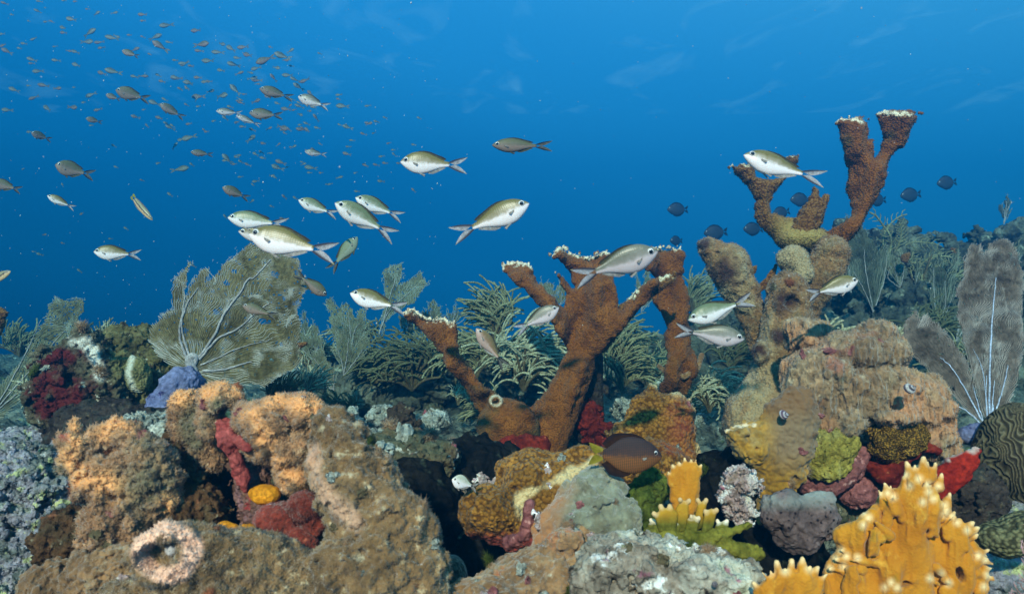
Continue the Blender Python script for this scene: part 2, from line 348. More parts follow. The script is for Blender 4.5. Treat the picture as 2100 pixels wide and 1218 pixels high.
def fan(name, label, cat, poly, base, D, mweb, mvein, sp=4.0, lw=0.6, veins=(), bend=None, grid=3.0, hole=0.15, group=None, rag=3.0, sheet=True, dd=0, arc=None, pale=.42):
    poly = np.asarray(poly, float); base = np.asarray(base, float); u = D / FP
    bend = bend or (lambda x, y: 0.18 * (x - base[0]) + 10 * np.sin((y - base[1]) / 60.0))
    def W(x, y): x = np.asarray(x, float); y = np.asarray(y, float); b = bend(x, y) + dd; return np.stack([(x - CX) * u, D + b * u, -(y - CY) * u], -1)
    rmax = np.linalg.norm(poly - base, axis=1).max()
    pa = np.unwrap(np.arctan2(-(poly[:, 1] - base[1]), poly[:, 0] - base[0]))
    if arc: a0, a1 = R(arc[0]), R(arc[1])
    else:
        pm = np.arctan2(-(poly[:, 1].mean() - base[1]), poly[:, 0].mean() - base[0]); rel = (np.arctan2(-(poly[:, 1] - base[1]), poly[:, 0] - base[0]) - pm + math.pi) % (2 * math.pi) - math.pi
        a0, a1 = pm + rel.min(), pm + rel.max()
    N = max(8, int((a1 - a0) * rmax / sp)); dth = (a1 - a0) / N; A = []; B = []; WA = []; mk = []
    rag_n = lambda x, y: rag * fbm(np.stack([x, y, 0 * x], -1), 0.07, 2, 5)
    step = sp * 1.5
    for j in range(N):
        tz = 0
        while j and (j >> tz) & 1 == 0 and tz < 9: tz += 1
        if j == 0: tz = 9
        r0 = min(1.5 * sp / (dth * 2 ** (tz + 1)), rmax * 0.9); r = np.arange(max(r0, 4), rmax + step, step)
        th = a0 + (j + 0.5) * dth + 0.09 * fbm(np.stack([r / 38, np.full_like(r, j * dth * 5), 0 * r], -1), 1, 2, 3) + RNG.normal(0, dth * 0.38, len(r)) * np.minimum(1, r / (rmax * .4))
        th = th + (dth * 2 ** tz * 0.6) * np.exp(-(r - r0) / (3 * sp)) * (1 if j % 4 else -1) * (tz < 9)
        x = base[0] + r * np.cos(th); y = base[1] - r * np.sin(th); ok = poly_sd(x, y, poly) + rag_n(x, y) < RNG.uniform(-1, rag)
        k = ok[:-1] & ok[1:]
        p = np.stack([x, y], 1); A.append(p[:-1][k]); B.append(p[1:][k]); WA.append(np.full(k.sum(), lw) * np.clip(1.5 - 0.7 * r[:-1][k] / rmax, .7, 1.6))
        # net links to the side, alternating
        th2 = th + dth * RNG.choice([-1, 1], len(r)) * 1.1; lk = ok & (RNG.random(len(r)) < 0.5) & (r > r0 + sp)
        q = np.stack([base[0] + (r + sp * .8) * np.cos(th2), base[1] - (r + sp * .8) * np.sin(th2)], 1)
        A.append(p[lk]); B.append(q[lk]); WA.append(np.full(lk.sum(), lw * 0.8))
    A = np.concatenate(A); B = np.concatenate(B); WA = np.concatenate(WA) * u
    wig = lambda p: 1.6 * sp * 0.3 * fbm(np.stack([p[:, 0], p[:, 1], 0 * p[:, 0]], -1), 0.3, 1, 8)
    v, q = prisms(W(A[:, 0], A[:, 1]), W(B[:, 0], B[:, 1]), WA, WA * 0.9); faces = [q]; m = np.zeros((len(v), 3), np.float32)
    cc = np.repeat((A + B) / 2, 6, 0); m[:, 0] = np.clip(pale + 1.5 * fbm(np.stack([cc[:, 0], cc[:, 1], 0 * cc[:, 0]], -1), 0.035, 4, 2), 0, 1)
    ed = poly_sd(cc[:, 0], cc[:, 1], poly); m[:, 0] = np.maximum(m[:, 0], np.clip(1 + ed / 14, 0, 1))
    if sheet:
        x0, y0 = poly.min(0); x1, y1 = poly.max(0); gx = np.arange(x0, x1 + grid, grid); gy = np.arange(y0, y1 + grid, grid)
        X, Y = np.meshgrid(gx, gy, indexing='ij'); cx_, cy_ = (X[:-1, :-1] + grid / 2), (Y[:-1, :-1] + grid / 2)
        keep = (poly_sd(cx_, cy_, poly) + rag_n(cx_, cy_) < -2.0) & (RNG.random(cx_.shape) > hole)
        keep &= fbm(np.stack([cx_, cy_, 0 * cx_], -1), 0.05, 3, 4) > -1.05
        vi = np.arange(X.size).reshape(X.shape); q2 = np.stack([vi[:-1, :-1], vi[1:, :-1], vi[1:, 1:], vi[:-1, 1:]], -1)[keep]
        us, inv = np.unique(q2, return_inverse=True); jx = X.ravel()[us] + RNG.normal(0, grid * .18, len(us)); jy = Y.ravel()[us] + RNG.normal(0, grid * .18, len(us))
        pv = W(jx, jy) + np.array([0, 0.5 * u, 0]); f2 = inv.reshape(q2.shape) + len(v); back = pv + np.array([0, 1.2 * u, 0])
        faces += [f2, f2[:, ::-1] + len(us)]; v = np.concatenate([v, pv, back]); m = np.concatenate([m, np.zeros((2 * len(us), 3), np.float32)])
    root = empty(name, W(base[0], base[1]), label, cat, group)
    obj('fan_web', v, faces, mweb, parent=root, mask=m, smooth=False)
    for vn in veins:
        pts = smooth_path([(a, b, 0) for a, b in vn[0]], 5 * len(vn[0])); pts[2:-1, :2] += RNG.normal(0, 0.5, (len(pts) - 3, 2))
        wv = np.linspace(vn[1], vn[1] * 0.3, len(pts)) * u; v_, f_ = tubes([(W(pts[:, 0], pts[:, 1]) - np.array([0, 1.0 * u, 0]), wv)], 6)
        obj('vein', v_, f_, mvein, parent=root)
    return root
def fanpoly(bx, by, w_, h_, tilt=0, seed=0, lobes=5):
    r = np.random.default_rng(seed); a = np.linspace(-1, 1, 34); rad = (0.80 + 0.13 * np.sin(a * lobes * 1.7 + seed) + 0.07 * np.sin(a * 13 + seed * 2)) * (1 - 0.42 * np.abs(a) ** 3)
    rad *= 1 + r.normal(0, 0.05, 34); th = a * math.atan2(w_ / 2, h_ * 0.55); ca, sa = math.cos(R(tilt)), math.sin(R(tilt)); pts = [(bx, by)]
    for t, q in zip(th, rad):
        x, y = h_ * q * math.sin(t) * (1.0 if w_ < 1.6 * h_ else 1.2), h_ * q * math.cos(t); pts.append((bx + x * ca + y * sa, by - (y * ca - x * sa)))
    return pts
def autoveins(poly, base, n, wd, seed=0):
    r = np.random.default_rng(seed); p = np.asarray(poly, float); out = []
    for i in range(n):
        t = p[2 + int((i + 0.5 + r.uniform(-.3, .3)) / n * (len(p) - 3))]; b = np.asarray(base, float); mid = b + (t - b) * 0.45 + r.normal(0, 5, 2)
        out.append(([tuple(b), tuple(mid), tuple(b + (t - b) * r.uniform(.7, .9))], wd))
    return out
def bush(name, label, cat, px, py, D, w_, h_, n, th, m, mstem, lean=0.0, droop=0.6, up=1.0, group=None, seed=0, depth=1.0, comb=False, taper=0.8):
    """colony of finger-like curved branches rising from a short stem"""
    if not comb: n = int(n * 2.5); th = th * .72
    r = np.random.default_rng(seed + 100); u = D / FP; paths = []; root = empty(name, P(px, py, D), label, cat, group); stems = []
    nst = max(3, n // 9)
    for s in range(nst):
        a = r.uniform(-1, 1); L = h_ * r.uniform(0.3, 0.85); tip = np.array([px + a * w_ * 0.42, py - L * (1 - 0.4 * abs(a)), r.uniform(-1, 1) * w_ * 0.3 * depth])
        pts = smooth_path([(px, py, 0), ((px * 1.2 + tip[0] * .8) / 2, py - L * .45, tip[2] * .4), tuple(tip)], 7); stems.append(pts)
    for i in range(n):
        st = stems[i % nst]; f = r.uniform(0.15, 1) ** .7; b = st[int(f * (len(st) - 1))]
        a = (b[0] - px) / (w_ * .5) * 0.7 + r.normal(0, 0.32) + lean * 0.4; ang = a; L = h_ * r.uniform(0.34, 0.72) * (1 - .25 * abs(a) / 1.5); k = 9
        pts = [b.copy()]; dz = r.normal(0, 0.35) * depth; cur = droop * r.uniform(.7, 1.6) * (1 if (lean >= 0) == (r.random() < .86) else -1)
        wob = r.normal(0, .12)
        for q in range(k):
            ang += cur / k + wob * math.sin(q * 1.3); pts.append(pts[-1] + np.array([math.sin(ang) * L / k, -math.cos(ang) * L / k * up, dz * L / k]))
        pts = np.array(pts); t_ = np.linspace(1, taper, len(pts)) * th * r.uniform(.8, 1.2)
        paths.append((np.stack([(pts[:, 0] - CX) * u, D + pts[:, 2] * u, -(pts[:, 1] - CY) * u], 1), t_ * u))
        if comb:
            for c_ in range(2, len(pts) - 1):
                for sd in (-1, 1):
                    d0 = pts[c_ + 1] - pts[c_]; d0 /= np.linalg.norm(d0); nrm = np.array([-d0[1], d0[0], 0]) * sd; q0 = pts[c_]; ll = comb * r.uniform(.7, 1.1)
                    pp = np.array([q0, q0 + nrm * ll * .5 + d0 * ll * .3, q0 + nrm * ll * .8 + d0 * ll * .8 + np.array([0, ll * .15, 0])])
                    paths.append((np.stack([(pp[:, 0] - CX) * u, D + pp[:, 2] * u, -(pp[:, 1] - CY) * u], 1), np.array([.5, .45, .3]) * th * u))
    v, f = tubes(paths, 5); obj('branches', v, f, m, parent=root)
    v, f = tubes([(np.stack([(p[:, 0] - CX) * u, D + p[:, 2] * u, -(p[:, 1] - CY) * u], 1), np.linspace(1.6, .9, len(p)) * th * u) for p in stems], 5)
    obj('stem', v, f, mstem, parent=root); return root

# ------------------------------------------------------------------ fish
def fish_mat(name, top, mid, belly, rough=0.38, scale_bump=0.08, edge=None, grid=False):
    m = bpy.data.materials.new(name); m.use_nodes = True; t = m.node_tree; N = t.nodes; L = t.links; b = N['Principled BSDF']
    at = N.new('ShaderNodeAttribute'); at.attribute_name = 'mask'; sp = N.new('ShaderNodeSeparateColor'); L.new(at.outputs['Color'], sp.inputs[0])
    co = N.new('ShaderNodeTexCoord').outputs['Object']; nz = N.new('ShaderNodeTexNoise'); nz.inputs['Scale'].default_value = 14; nz.inputs['Detail'].default_value = 5; L.new(co, nz.inputs['Vector'])
    ad = N.new('ShaderNodeMath'); ad.operation = 'MULTIPLY_ADD'; ad.inputs[1].default_value = 0.34; L.new(nz.outputs['Fac'], ad.inputs[0])
    sb = N.new('ShaderNodeMath'); sb.operation = 'SUBTRACT'; sb.inputs[1].default_value = 0.17; L.new(sp.outputs[0], sb.inputs[0]); L.new(sb.outputs[0], ad.inputs[2])
    r = N.new('ShaderNodeValToRGB'); L.new(ad.outputs[0], r.inputs['Fac']); cs = r.color_ramp.elements
    cs[0].position = 0.42; cs[0].color = (*belly, 1); cs[1].position = 0.80; cs[1].color = (*top, 1); e = cs.new(0.58); e.color = (*mid, 1)
    col = r.outputs['Color']
    mp = N.new('ShaderNodeMapping'); mp.inputs['Scale'].default_value = (38, 1, 46); L.new(co, mp.inputs['Vector'])
    vo = N.new('ShaderNodeTexVoronoi'); vo.inputs['Scale'].default_value = 1.0; vo.inputs['Randomness'].default_value = 0.25 if not grid else 0.0; L.new(mp.outputs['Vector'], vo.inputs['Vector'])
    mr = N.new('ShaderNodeMapRange'); mr.inputs['From Min'].default_value = 0.25; mr.inputs['From Max'].default_value = 0.75; L.new(vo.outputs['Distance'], mr.inputs['Value'])
    mx = N.new('ShaderNodeMix'); mx.data_type = 'RGBA'; mx.blend_type = 'MULTIPLY'; mm = N.new('ShaderNodeMath'); mm.operation = 'MULTIPLY'; mm.inputs[1].default_value = 0.9 if grid else 0.10
    L.new(mr.outputs['Result'], mm.inputs[0]); L.new(mm.outputs[0], mx.inputs[0]); L.new(col, mx.inputs[6]); mx.inputs[7].default_value = (edge or (0.45, 0.42, 0.38)) + (1,)
    L.new(mx.outputs[2], b.inputs['Base Color']); bp = N.new('ShaderNodeBump'); bp.inputs['Strength'].default_value = scale_bump; bp.inputs['Distance'].default_value = 0.004; bp.invert = True
    L.new(vo.outputs['Distance'], bp.inputs['Height']); L.new(bp.outputs['Normal'], b.inputs['Normal'])
    b.inputs['Roughness'].default_value = rough; b.inputs['Specular IOR Level'].default_value = 0.5; MATS[name] = m; return m
def fin_mat(name, base, edge, tip, trans=0.35):
    return mat(name, [tuple(c * .8 for c in base), base], 40, masks=(edge, tip), bumps=[('n', 60, .3, .01)], rough=.5, trans=trans)
CHROMIS = dict(s=[0, .02, .06, .12, .2, .3, .42, .54, .66, .78, .88, 1.0],
               t=[0, .028, .058, .098, .136, .162, .168, .154, .122, .08, .05, .034],
               b=[-.004, -.03, -.058, -.094, -.132, -.162, -.168, -.150, -.112, -.07, -.044, -.03],
               w=[.004, .018, .034, .05, .062, .068, .066, .058, .044, .028, .017, .009], L=.74, x0=.5, eye=(.118, .032, .039))
DEEP = dict(s=[0, .03, .08, .15, .25, .38, .5, .62, .74, .85, .93, 1.0],
            t=[0, .05, .10, .155, .205, .245, .258, .25, .215, .145, .085, .062],
            b=[-.01, -.05, -.09, -.135, -.185, -.235, -.25, -.24, -.205, -.14, -.085, -.06],
            w=[.004, .028, .05, .072, .088, .092, .088, .076, .058, .036, .02, .012], L=.82, x0=.5, eye=(.13, .055, .03))
SLIM = dict(s=[0, .03, .1, .2, .35, .5, .65, .8, .92, 1.0], t=[0, .02, .045, .062, .07, .072, .066, .056, .045, .04],
            b=[-.003, -.02, -.042, -.06, -.07, -.072, -.066, -.055, -.045, -.04], w=[.003, .016, .032, .042, .046, .045, .04, .03, .018, .01], L=.84, x0=.5, eye=(.09, .02, .018))
def fish_body(pr, n=34, M=22):
    s = np.linspace(0, 1, n) ** 1.25; i = lambda k: np.interp(s, pr['s'], pr[k])
    def sm(a):
        a = a.copy()
        for _ in range(2): a[1:-1] = (a[:-2] + 2 * a[1:-1] + a[2:]) / 4
        return a
    T, Bm, Wd = sm(i('t')), sm(i('b')), sm(i('w')); x = pr['x0'] - pr['L'] * s; an = np.arange(M) * 2 * math.pi / M
    g = 1 + 0.05 * np.exp(-((s - .2) / .035) ** 2) - 0.05 * np.exp(-((s - .27) / .025) ** 2)
    V = np.stack([np.repeat(x[:, None], M, 1), (Wd * g)[:, None] * np.sign(np.cos(an)) * np.abs(np.cos(an)) ** .9, (T + Bm)[:, None] / 2 + (T - Bm)[:, None] / 2 * np.sin(an)], -1).reshape(-1, 3)
    a = np.arange(n - 1)[:, None] * M; j = np.arange(M)[None]; j2 = (j + 1) % M; Q = np.stack([a + j, a + M + j, a + M + j2, a + j2], -1).reshape(-1, 4)
    V = np.concatenate([V, [[pr['x0'] + .002, 0, (T[0] + Bm[0]) / 2], [x[-1], 0, 0]]]); Tt = np.concatenate([np.stack([j[0], j2[0], np.full(M, n * M)], 1), np.stack([(n - 1) * M + j2[0], (n - 1) * M + j[0], np.full(M, n * M + 1)], 1)])
    mk = np.zeros((len(V), 3), np.float32); mk[:n * M, 0] = np.clip(0.5 + 0.5 * np.tile(np.sin(an), n) + 0.10 * np.repeat(s, M) - 0.03, 0, 1); mk[n * M:, 0] = .5
    return V, [Q, Tt], mk
def strip(rootc, tipc, rows=4, edge=None, y=0.0, flare=0.0):
    """fin between a root curve and a tip curve of (x, z) points; mask red at the free edge"""
    a = np.asarray(rootc, float); b = np.asarray(tipc, float); k = 9; t = np.linspace(0, 1, k); ip = lambda c: np.stack([np.interp(t, np.linspace(0, 1, len(c)), c[:, d]) for d in (0, 1)], 1)
    a, b = ip(a), ip(b); V = []; mk = []
    for r_ in range(rows + 1):
        f = r_ / rows; p = a + (b - a) * f
        for q in range(k): V.append((p[q, 0], y + flare * f + 0.004 * math.sin(q * 2.2) * f, p[q, 1])); mk.append((edge(q / (k - 1), f) if edge else 0, 0, 0))
    i = np.arange(rows)[:, None] * k; j = np.arange(k - 1)[None]; Q = np.stack([i + j, i + j + 1, i + k + j + 1, i + k + j], -1).reshape(-1, 4)
    return np.array(V), [Q], np.array(mk, np.float32)
def sphere(c, r, seg=12, rings=8, sq=(1, 1, 1)):
    th = np.linspace(0, math.pi, rings + 1); ph = np.arange(seg) * 2 * math.pi / seg
    V = np.stack([np.sin(th)[:, None] * np.cos(ph), np.sin(th)[:, None] * np.sin(ph), np.cos(th)[:, None] + 0 * ph], -1).reshape(-1, 3) * r * np.array(sq) + np.array(c)
    i = np.arange(rings)[:, None] * seg; j = np.arange(seg)[None]; j2 = (j + 1) % seg
    return V, [np.stack([i + j, i + seg + j, i + seg + j2, i + j2], -1).reshape(-1, 4)]
def tailfin(x, h, lobes, spread, fork):
    V = []; mk = []; Q = []
    for sg in (1, -1):
        o = len(V); nt_, na = 9, 6
        for i in range(nt_):
            t = i / (nt_ - 1); le = np.array([x + .02 - (lobes + .02) * t, h * (1 - t) + spread * (t ** 1.0) + 0.018 * math.sin(t * math.pi)])
            tr = np.array([x - .02 - (lobes * (fork + (1 - fork) * t) - .02) * min(1, t * 1.0) if t < 1 else x - lobes, spread * t ** 1.25 * (0.55 + .45 * t)])
            tr[0] = x - lobes * (fork * (1 - t) * .9 + t); 
            for a in range(na):
                f = a / (na - 1); p = le + (tr - le) * f; V.append((p[0], 0.003 * math.sin(a * 2 + i), sg * p[1])); mk.append((1.0 if f < .3 and t < .93 else .3 if f < .5 else 0, 1.0 if t > .93 else 0, 0))
        i = np.arange(nt_ - 1)[:, None] * na; j = np.arange(na - 1)[None]; Q.append((np.stack([i + j, i + j + 1, i + na + j + 1, i + na + j], -1) + o).reshape(-1, 4))
    return np.array(V), [np.concatenate(Q)], np.array(mk, np.float32)
def bendv(V, b):
    V = np.array(V, float); d = np.clip(0.25 - V[:, 0], 0, None); V[:, 1] += b * d * d; return V
PROTO = {}
def fish_proto(key, kind, pr, bodym, finm, tailm, bend):
    """root Empty + body, fins and eyes, all in units of the fish's length, nose along +X"""
    root = bpy.data.objects.new('reef_fish', None); root.empty_display_size = .02; COL.objects.link(root)
    add = lambda nm, V, F, m, mk=None, par=None: obj(nm, bendv(V, bend), F, m, parent=par or root, mask=mk, local=True)
    add('body', *fish_body(pr)[:2], bodym, fish_body(pr)[2])
    top = lambda s: np.interp(s, pr['s'], pr['t']); bot = lambda s: np.interp(s, pr['s'], pr['b']); wid = lambda s: np.interp(s, pr['s'], pr['w']); X = lambda s: pr['x0'] - pr['L'] * s
    xe = X(1.0)
    def fin(nm, ss, hh, sgn, back=.03, y=0, flare=0, edge=lambda q, f: 0.9 * (f > .7)):
        e = top if sgn > 0 else bot; rc = [(X(s), e(s) - sgn * .012) for s in ss]; tp = [(X(s) - back * (.4 + i / len(ss)), e(s) + sgn * h) for i, (s, h) in enumerate(zip(ss, hh))]
        add(nm, *strip(rc, tp, edge=edge, y=y, flare=flare)[:2], FINO if (kind == 'chromis' and nm == 'dorsal_fin') else finm, strip(rc, tp, edge=edge)[2])
    if kind == 'chromis':
        v, f, mk = tailfin(xe, .032, .27, .125, .34); add('tail_fin', v, f, tailm, mk)
        fin('dorsal_fin', [.26, .4, .55, .7, .8, .86], [.004, .022, .024, .024, .036, .022], 1, .045); fin('anal_fin', [.56, .64, .72, .8, .86], [.01, .038, .034, .022, .008], -1, .04, edge=lambda q, f: 0)
    elif kind == 'deep':
        v, f, mk = tailfin(xe, .058, .20, .15, .55); add('tail_fin', v, f, tailm, mk)
        fin('dorsal_fin', [.2, .35, .5, .65, .8, .92], [.01, .04, .045, .055, .10, .05], 1, .07); fin('anal_fin', [.5, .6, .7, .8, .92], [.02, .06, .08, .10, .04], -1, .07)
    elif kind == 'tang':
        v, f, mk = tailfin(xe, .05, .17, .16, .6); add('tail_fin', v, f, tailm, mk)
        fin('dorsal_fin', [.15, .3, .5, .7, .85, .94], [.01, .045, .05, .05, .045, .01], 1, .03); fin('anal_fin', [.35, .5, .7, .85, .94], [.02, .045, .05, .045, .01], -1, .03)
    else:
        v, f, mk = tailfin(xe, .04, .16, .06, .95); add('tail_fin', v, f, tailm, mk)
        fin('dorsal_fin', [.2, .4, .6, .8, .94], [.01, .03, .03, .03, .02], 1, .02); fin('anal_fin', [.5, .6, .75, .94], [.01, .025, .025, .01], -1, .02)
    if kind in ('chromis', 'deep'):
        for sg in (1, -1):
            s = .36; rc = [(X(s), bot(s) + .02), (X(s + .05), bot(s + .05) + .02)]; tp = [(X(s) - .10, bot(s) - .035), (X(s) - .12, bot(s) - .012)]
            add('pelvic_fin', *strip(rc, tp, y=sg * .022, flare=sg * .02)[:2], finm, strip(rc, tp)[2])
            s = .27; zc = (top(s) + bot(s)) / 2 - .018; rc = [(X(s), zc + .012), (X(s) - .004, zc - .012)]; tp = [(X(s) - .075, zc - .004), (X(s) - .055, zc - .034)]
            add('pectoral_fin', *strip(rc, tp, y=sg * (wid(s) * .97 + .004), flare=sg * .02, edge=lambda q, f: 1.0 if f < .15 else 0)[:2], MATS['pectoral'], strip(rc, tp, edge=lambda q, f: 1.0 if f < .15 else 0)[2])
    es, ez, er = pr['eye']
    for sg in (1, -1):
        y = sg * wid(es) * .80
        ev, ef = sphere((X(es), y, ez), er, sq=(1, .62, 1)); e = add('eye', ev, ef, MATS['eye_ring'])
        pv, pf = sphere((X(es) + er * .06, y + sg * er * .36, ez), er * .66, sq=(1, .62, 1)); add('pupil', pv, pf, MATS['pupil'], par=e)
    root['proto'] = 1; return root
def tree_copy(o, par=None):
    c = o.copy(); COL.objects.link(c)
    if par: c.parent = par
    for ch in list(o.children): tree_copy(ch, c)
    return c
def orient(o, head, tail, D, dy, hs, ws, roll, total):
    a = P(head[0], head[1], D); b = P(tail[0], tail[1], D + dy * D / FP); f = Vector(a - b); Ln = f.length; f.normalize()
    up = Vector((0, 0, 1)); up = (up - f * up.dot(f)).normalized(); sd = up.cross(f); M = Matrix((f, sd, up)).transposed() @ Matrix.Rotation(R(roll), 3, 'X')
    c = (a + b) / 2; sc = Ln
    o.matrix_basis = Matrix.Translation(c) @ M.to_4x4() @ Matrix.Diagonal((sc, sc * ws, sc * hs, 1))
USED = set()
def fish(name, label, cat, kind, look, head, tail, D, dy=0, hs=1.0, ws=1.0, roll=0, bend=0.0, group=None):
    key = (kind, look, bend); fresh = key not in PROTO
    if fresh: PROTO[key] = fish_proto(key, kind, {'chromis': CHROMIS, 'deep': DEEP, 'tang': DEEP, 'wrasse': SLIM}[kind], *LOOKS[look], bend)
    o = PROTO[key] if fresh else tree_copy(PROTO[key])
    if 'proto' in o: del o['proto']
    o.name = name; orient(o, head, tail, D, dy, hs, ws, roll, 1); tag(o, label, cat, group)
    if not group and 'group' in o: del o['group']
    return o

def lump_p(pits, *a, **k): return lump(*a, pits=pits, **k)

# ------------------------------------------------------------------ palette
ELK = mat('elkhorn_brown', [(.165, .052, .009), (.315, .112, .020)], 20, mottle=False, cells=((.14, .045, .010), 190, .40, .80), bumps=[('v', 190, .9, .004), ('n', 60, .4, .006)], masks=((.92, .78, .56), (.13, .09, .027), (.46, .21, .06)), sheen=.1)
ELK2 = mat('elkhorn_olive', [(.17, .075, .018), (.30, .15, .042)], 18, mottle=False, cells=((.09, .035, .01), 170, .35, .75), bumps=[('v', 170, .9, .004)], masks=((.82, .74, .52), (.40, .30, .10), (.42, .24, .08)), sheen=.1)
FUZZ = mat('fuzzy_tan', [(.18, .080, .032), (.40, .21, .10), (.26, .165, .085)], 12, speck=[((.13, .13, .075), 11, .54, .66), ((.36, .11, .07), 15, .60, .68), ((.58, .40, .24), 70, .56, .70), ((.05, .025, .015), 34, .66, .72)], bumps=[('v', 150, .7, .004), ('n', 40, .5, .012)], masks=((.85, .42, .16), (.12, .12, .07), (.66, .42, .22)), sheen=.35)
OLIVE = mat('fuzzy_olive', [(.12, .070, .027), (.255, .15, .062), (.20, .14, .068)], 10, speck=[((.29, .145, .06), 8, .58, .68), ((.42, .35, .22), 55, .56, .70)], bumps=[('v', 140, .7, .004), ('n', 40, .5, .012)], masks=((.95, .58, .40), (.30, .15, .05), (.46, .36, .20)), sheen=.35)
WRINK = mat('wrinkled_tan', [(.24, .13, .06), (.40, .26, .14), (.30, .23, .13)], 11, speck=[((.40, .17, .10), 8, .56, .66), ((.56, .46, .31), 50, .55, .72), ((.20, .20, .12), 9, .60, .70)], bumps=[('w', 26, .7, .006), ('n', 110, .5, .004)], masks=((.5, .25, .12), (.16, .10, .05), (.56, .43, .26)), streak=(1, 1, .45), sheen=.3)
STALK = mat('dead_coral_fuzz', [(.15, .07, .025), (.29, .16, .065), (.21, .15, .07)], 20, speck=((.42, .31, .17), 80, .55, .75), bumps=[('v', 170, .8, .004), ('n', 50, .5, .01)], masks=((.45, .36, .20), (.05, .022, .018), (.46, .32, .17)), sheen=.3)
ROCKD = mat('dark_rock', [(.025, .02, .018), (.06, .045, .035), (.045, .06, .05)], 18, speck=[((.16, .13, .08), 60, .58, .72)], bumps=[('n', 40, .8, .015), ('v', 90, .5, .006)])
PIT = mat('shade_dark_rock', [(.005, .005, .005), (.016, .015, .012)], 20, speck=((.04, .05, .035), 30, .60, .70), spec=0.0, bumps=[('n', 50, .8, .012)])  # near-black colour paints the shade of hollows and overhangs onto rock
ROCKC = mat('crusted_rock', [(.05, .035, .025), (.15, .115, .06), (.09, .10, .06), (.22, .20, .13)], 13, speck=[((.55, .55, .46), 42, .60, .68), ((.28, .08, .09), 16, .60, .68), ((.03, .02, .02), 50, .62, .72)], bumps=[('n', 45, .9, .014), ('v', 120, .5, .005)])
MAROON = mat('maroon_rock', [(.035, .028, .024), (.09, .06, .035), (.14, .13, .08), (.20, .18, .12)], 14, speck=[((.55, .55, .45), 38, .62, .68), ((.02, .012, .02), 30, .60, .70)], bumps=[('n', 40, 1, .016), ('v', 100, .5, .006)], masks=((.105, .017, .016), (.75, .72, .62), (.16, .15, .06)))
PALEROCK = mat('pale_rock', [(.10, .11, .09), (.42, .45, .38), (.62, .66, .58)], 26, speck=[((.10, .10, .08), 60, .58, .66), ((.30, .38, .18), 20, .60, .70)], bumps=[('n', 55, 1, .014), ('v', 130, .6, .006)])
BROWNROCK = mat('brown_rock', [(.04, .03, .02), (.12, .08, .05)], 25, speck=((.3, .3, .2), 50, .62, .7), bumps=[('n', 50, 1, .014)])
ALGAE = mat('algae_rock', [(.05, .07, .06), (.20, .22, .20), (.38, .36, .42), (.30, .36, .22)], 15, speck=[((.50, .55, .26), 34, .58, .66), ((.015, .02, .025), 26, .60, .70), ((.62, .64, .60), 60, .62, .70)], bumps=[('n', 38, 1, .02), ('v', 90, .6, .008)])
PINKROCK = mat('pink_white_rock', [(.22, .16, .10), (.45, .32, .30), (.68, .66, .58), (.52, .58, .36)], 13, speck=[((.80, .80, .76), 30, .55, .62), ((.34, .12, .18), 24, .60, .68), ((.04, .025, .02), 34, .64, .70), ((.36, .42, .10), 19, .64, .70)], bumps=[('n', 40, 1, .014), ('v', 110, .6, .006)])
TURF = mat('brown_turf', [(.17, .09, .035), (.32, .18, .08), (.24, .20, .11)], 14, speck=[((.45, .36, .24), 70, .56, .72), ((.42, .16, .07), 18, .56, .68)], bumps=[('n', 80, .8, .008), ('v', 160, .5, .004)], sheen=.3, masks=(None, None, (.48, .34, .18)))
GREY = mat('grey_green_mat', [(.17, .16, .10), (.24, .25, .17), (.20, .17, .10)], 9, speck=((.36, .36, .28), 90, .54, .74), bumps=[('n', 120, .7, .005)], masks=((.36, .17, .07), None, (.34, .33, .24)), sheen=.4)
GOLD = mat('golden_polyps', [(.22, .10, .014), (.42, .20, .035)], 12, cells=((.12, .05, .008), 150, .40, .75), bumps=[('v', 150, 1, .005)], masks=((.62, .48, .24), (.24, .04, .03), (.62, .36, .09)), sheen=.1)
FIRE = mat('fire_coral', [(.42, .15, .009), (.60, .26, .019)], 9, mottle=False, speck=[((.70, .38, .05), 30, .56, .76), ((.30, .17, .015), 22, .60, .72)], bumps=[('n', 26, .4, .008), ('v', 330, .3, .002), ('n', 120, .4, .003)], masks=((.86, .62, .30), (.40, .34, .03), None), rough=.7, sheen=.15)
MUST = mat('mustard_coral', [(.26, .13, .012), (.42, .22, .03), (.30, .21, .08)], 11, bumps=[('s', 95, .7, .005), ('n', 60, .3, .006)], masks=((.74, .58, .36), (.23, .155, .085), (.20, .11, .05)), sheen=.2)
GREENBLADE = mat('green_blade', [(.10, .10, .012), (.21, .19, .028)], 20, bumps=[('n', 70, .5, .006)], masks=((.92, .86, .68), (.52, .26, .02), None))
YELLOWSP = mat('yellow_sponge', [(.18, .145, .025), (.36, .30, .06), (.30, .28, .11)], 22, speck=[((.06, .05, .01), 90, .58, .70), ((.65, .62, .42), 26, .64, .72)], bumps=[('n', 90, 1, .007), ('v', 200, .6, .003)])
HONEY = mat('honeycomb_sponge', [(.26, .14, .02), (.42, .25, .05)], 20, cells=((.08, .045, .012), 260, .36, .60), bumps=[('v', 260, 1, .004)])
PINK = mat('pink_crust', [(.15, .04, .045), (.32, .12, .11), (.22, .08, .085)], 22, speck=[((.55, .30, .26), 60, .58, .7), ((.06, .02, .02), 40, .62, .7)], bumps=[('n', 70, 1, .008)])
RED = mat('red_sponge', [(.11, .012, .008), (.26, .030, .014)], 22, speck=[((.07, .008, .006), 40, .56, .68), ((.40, .14, .06), 90, .62, .72)], bumps=[('n', 70, .7, .006)], masks=((.75, .72, .6),))
REDDK = mat('dark_red_sponge', [(.14, .020, .012), (.27, .048, .028)], 24, speck=((.40, .12, .07), 110, .58, .74), bumps=[('v', 220, .8, .003), ('n', 60, .5, .006)], sheen=.3, masks=(None, None, (.44, .14, .08)))
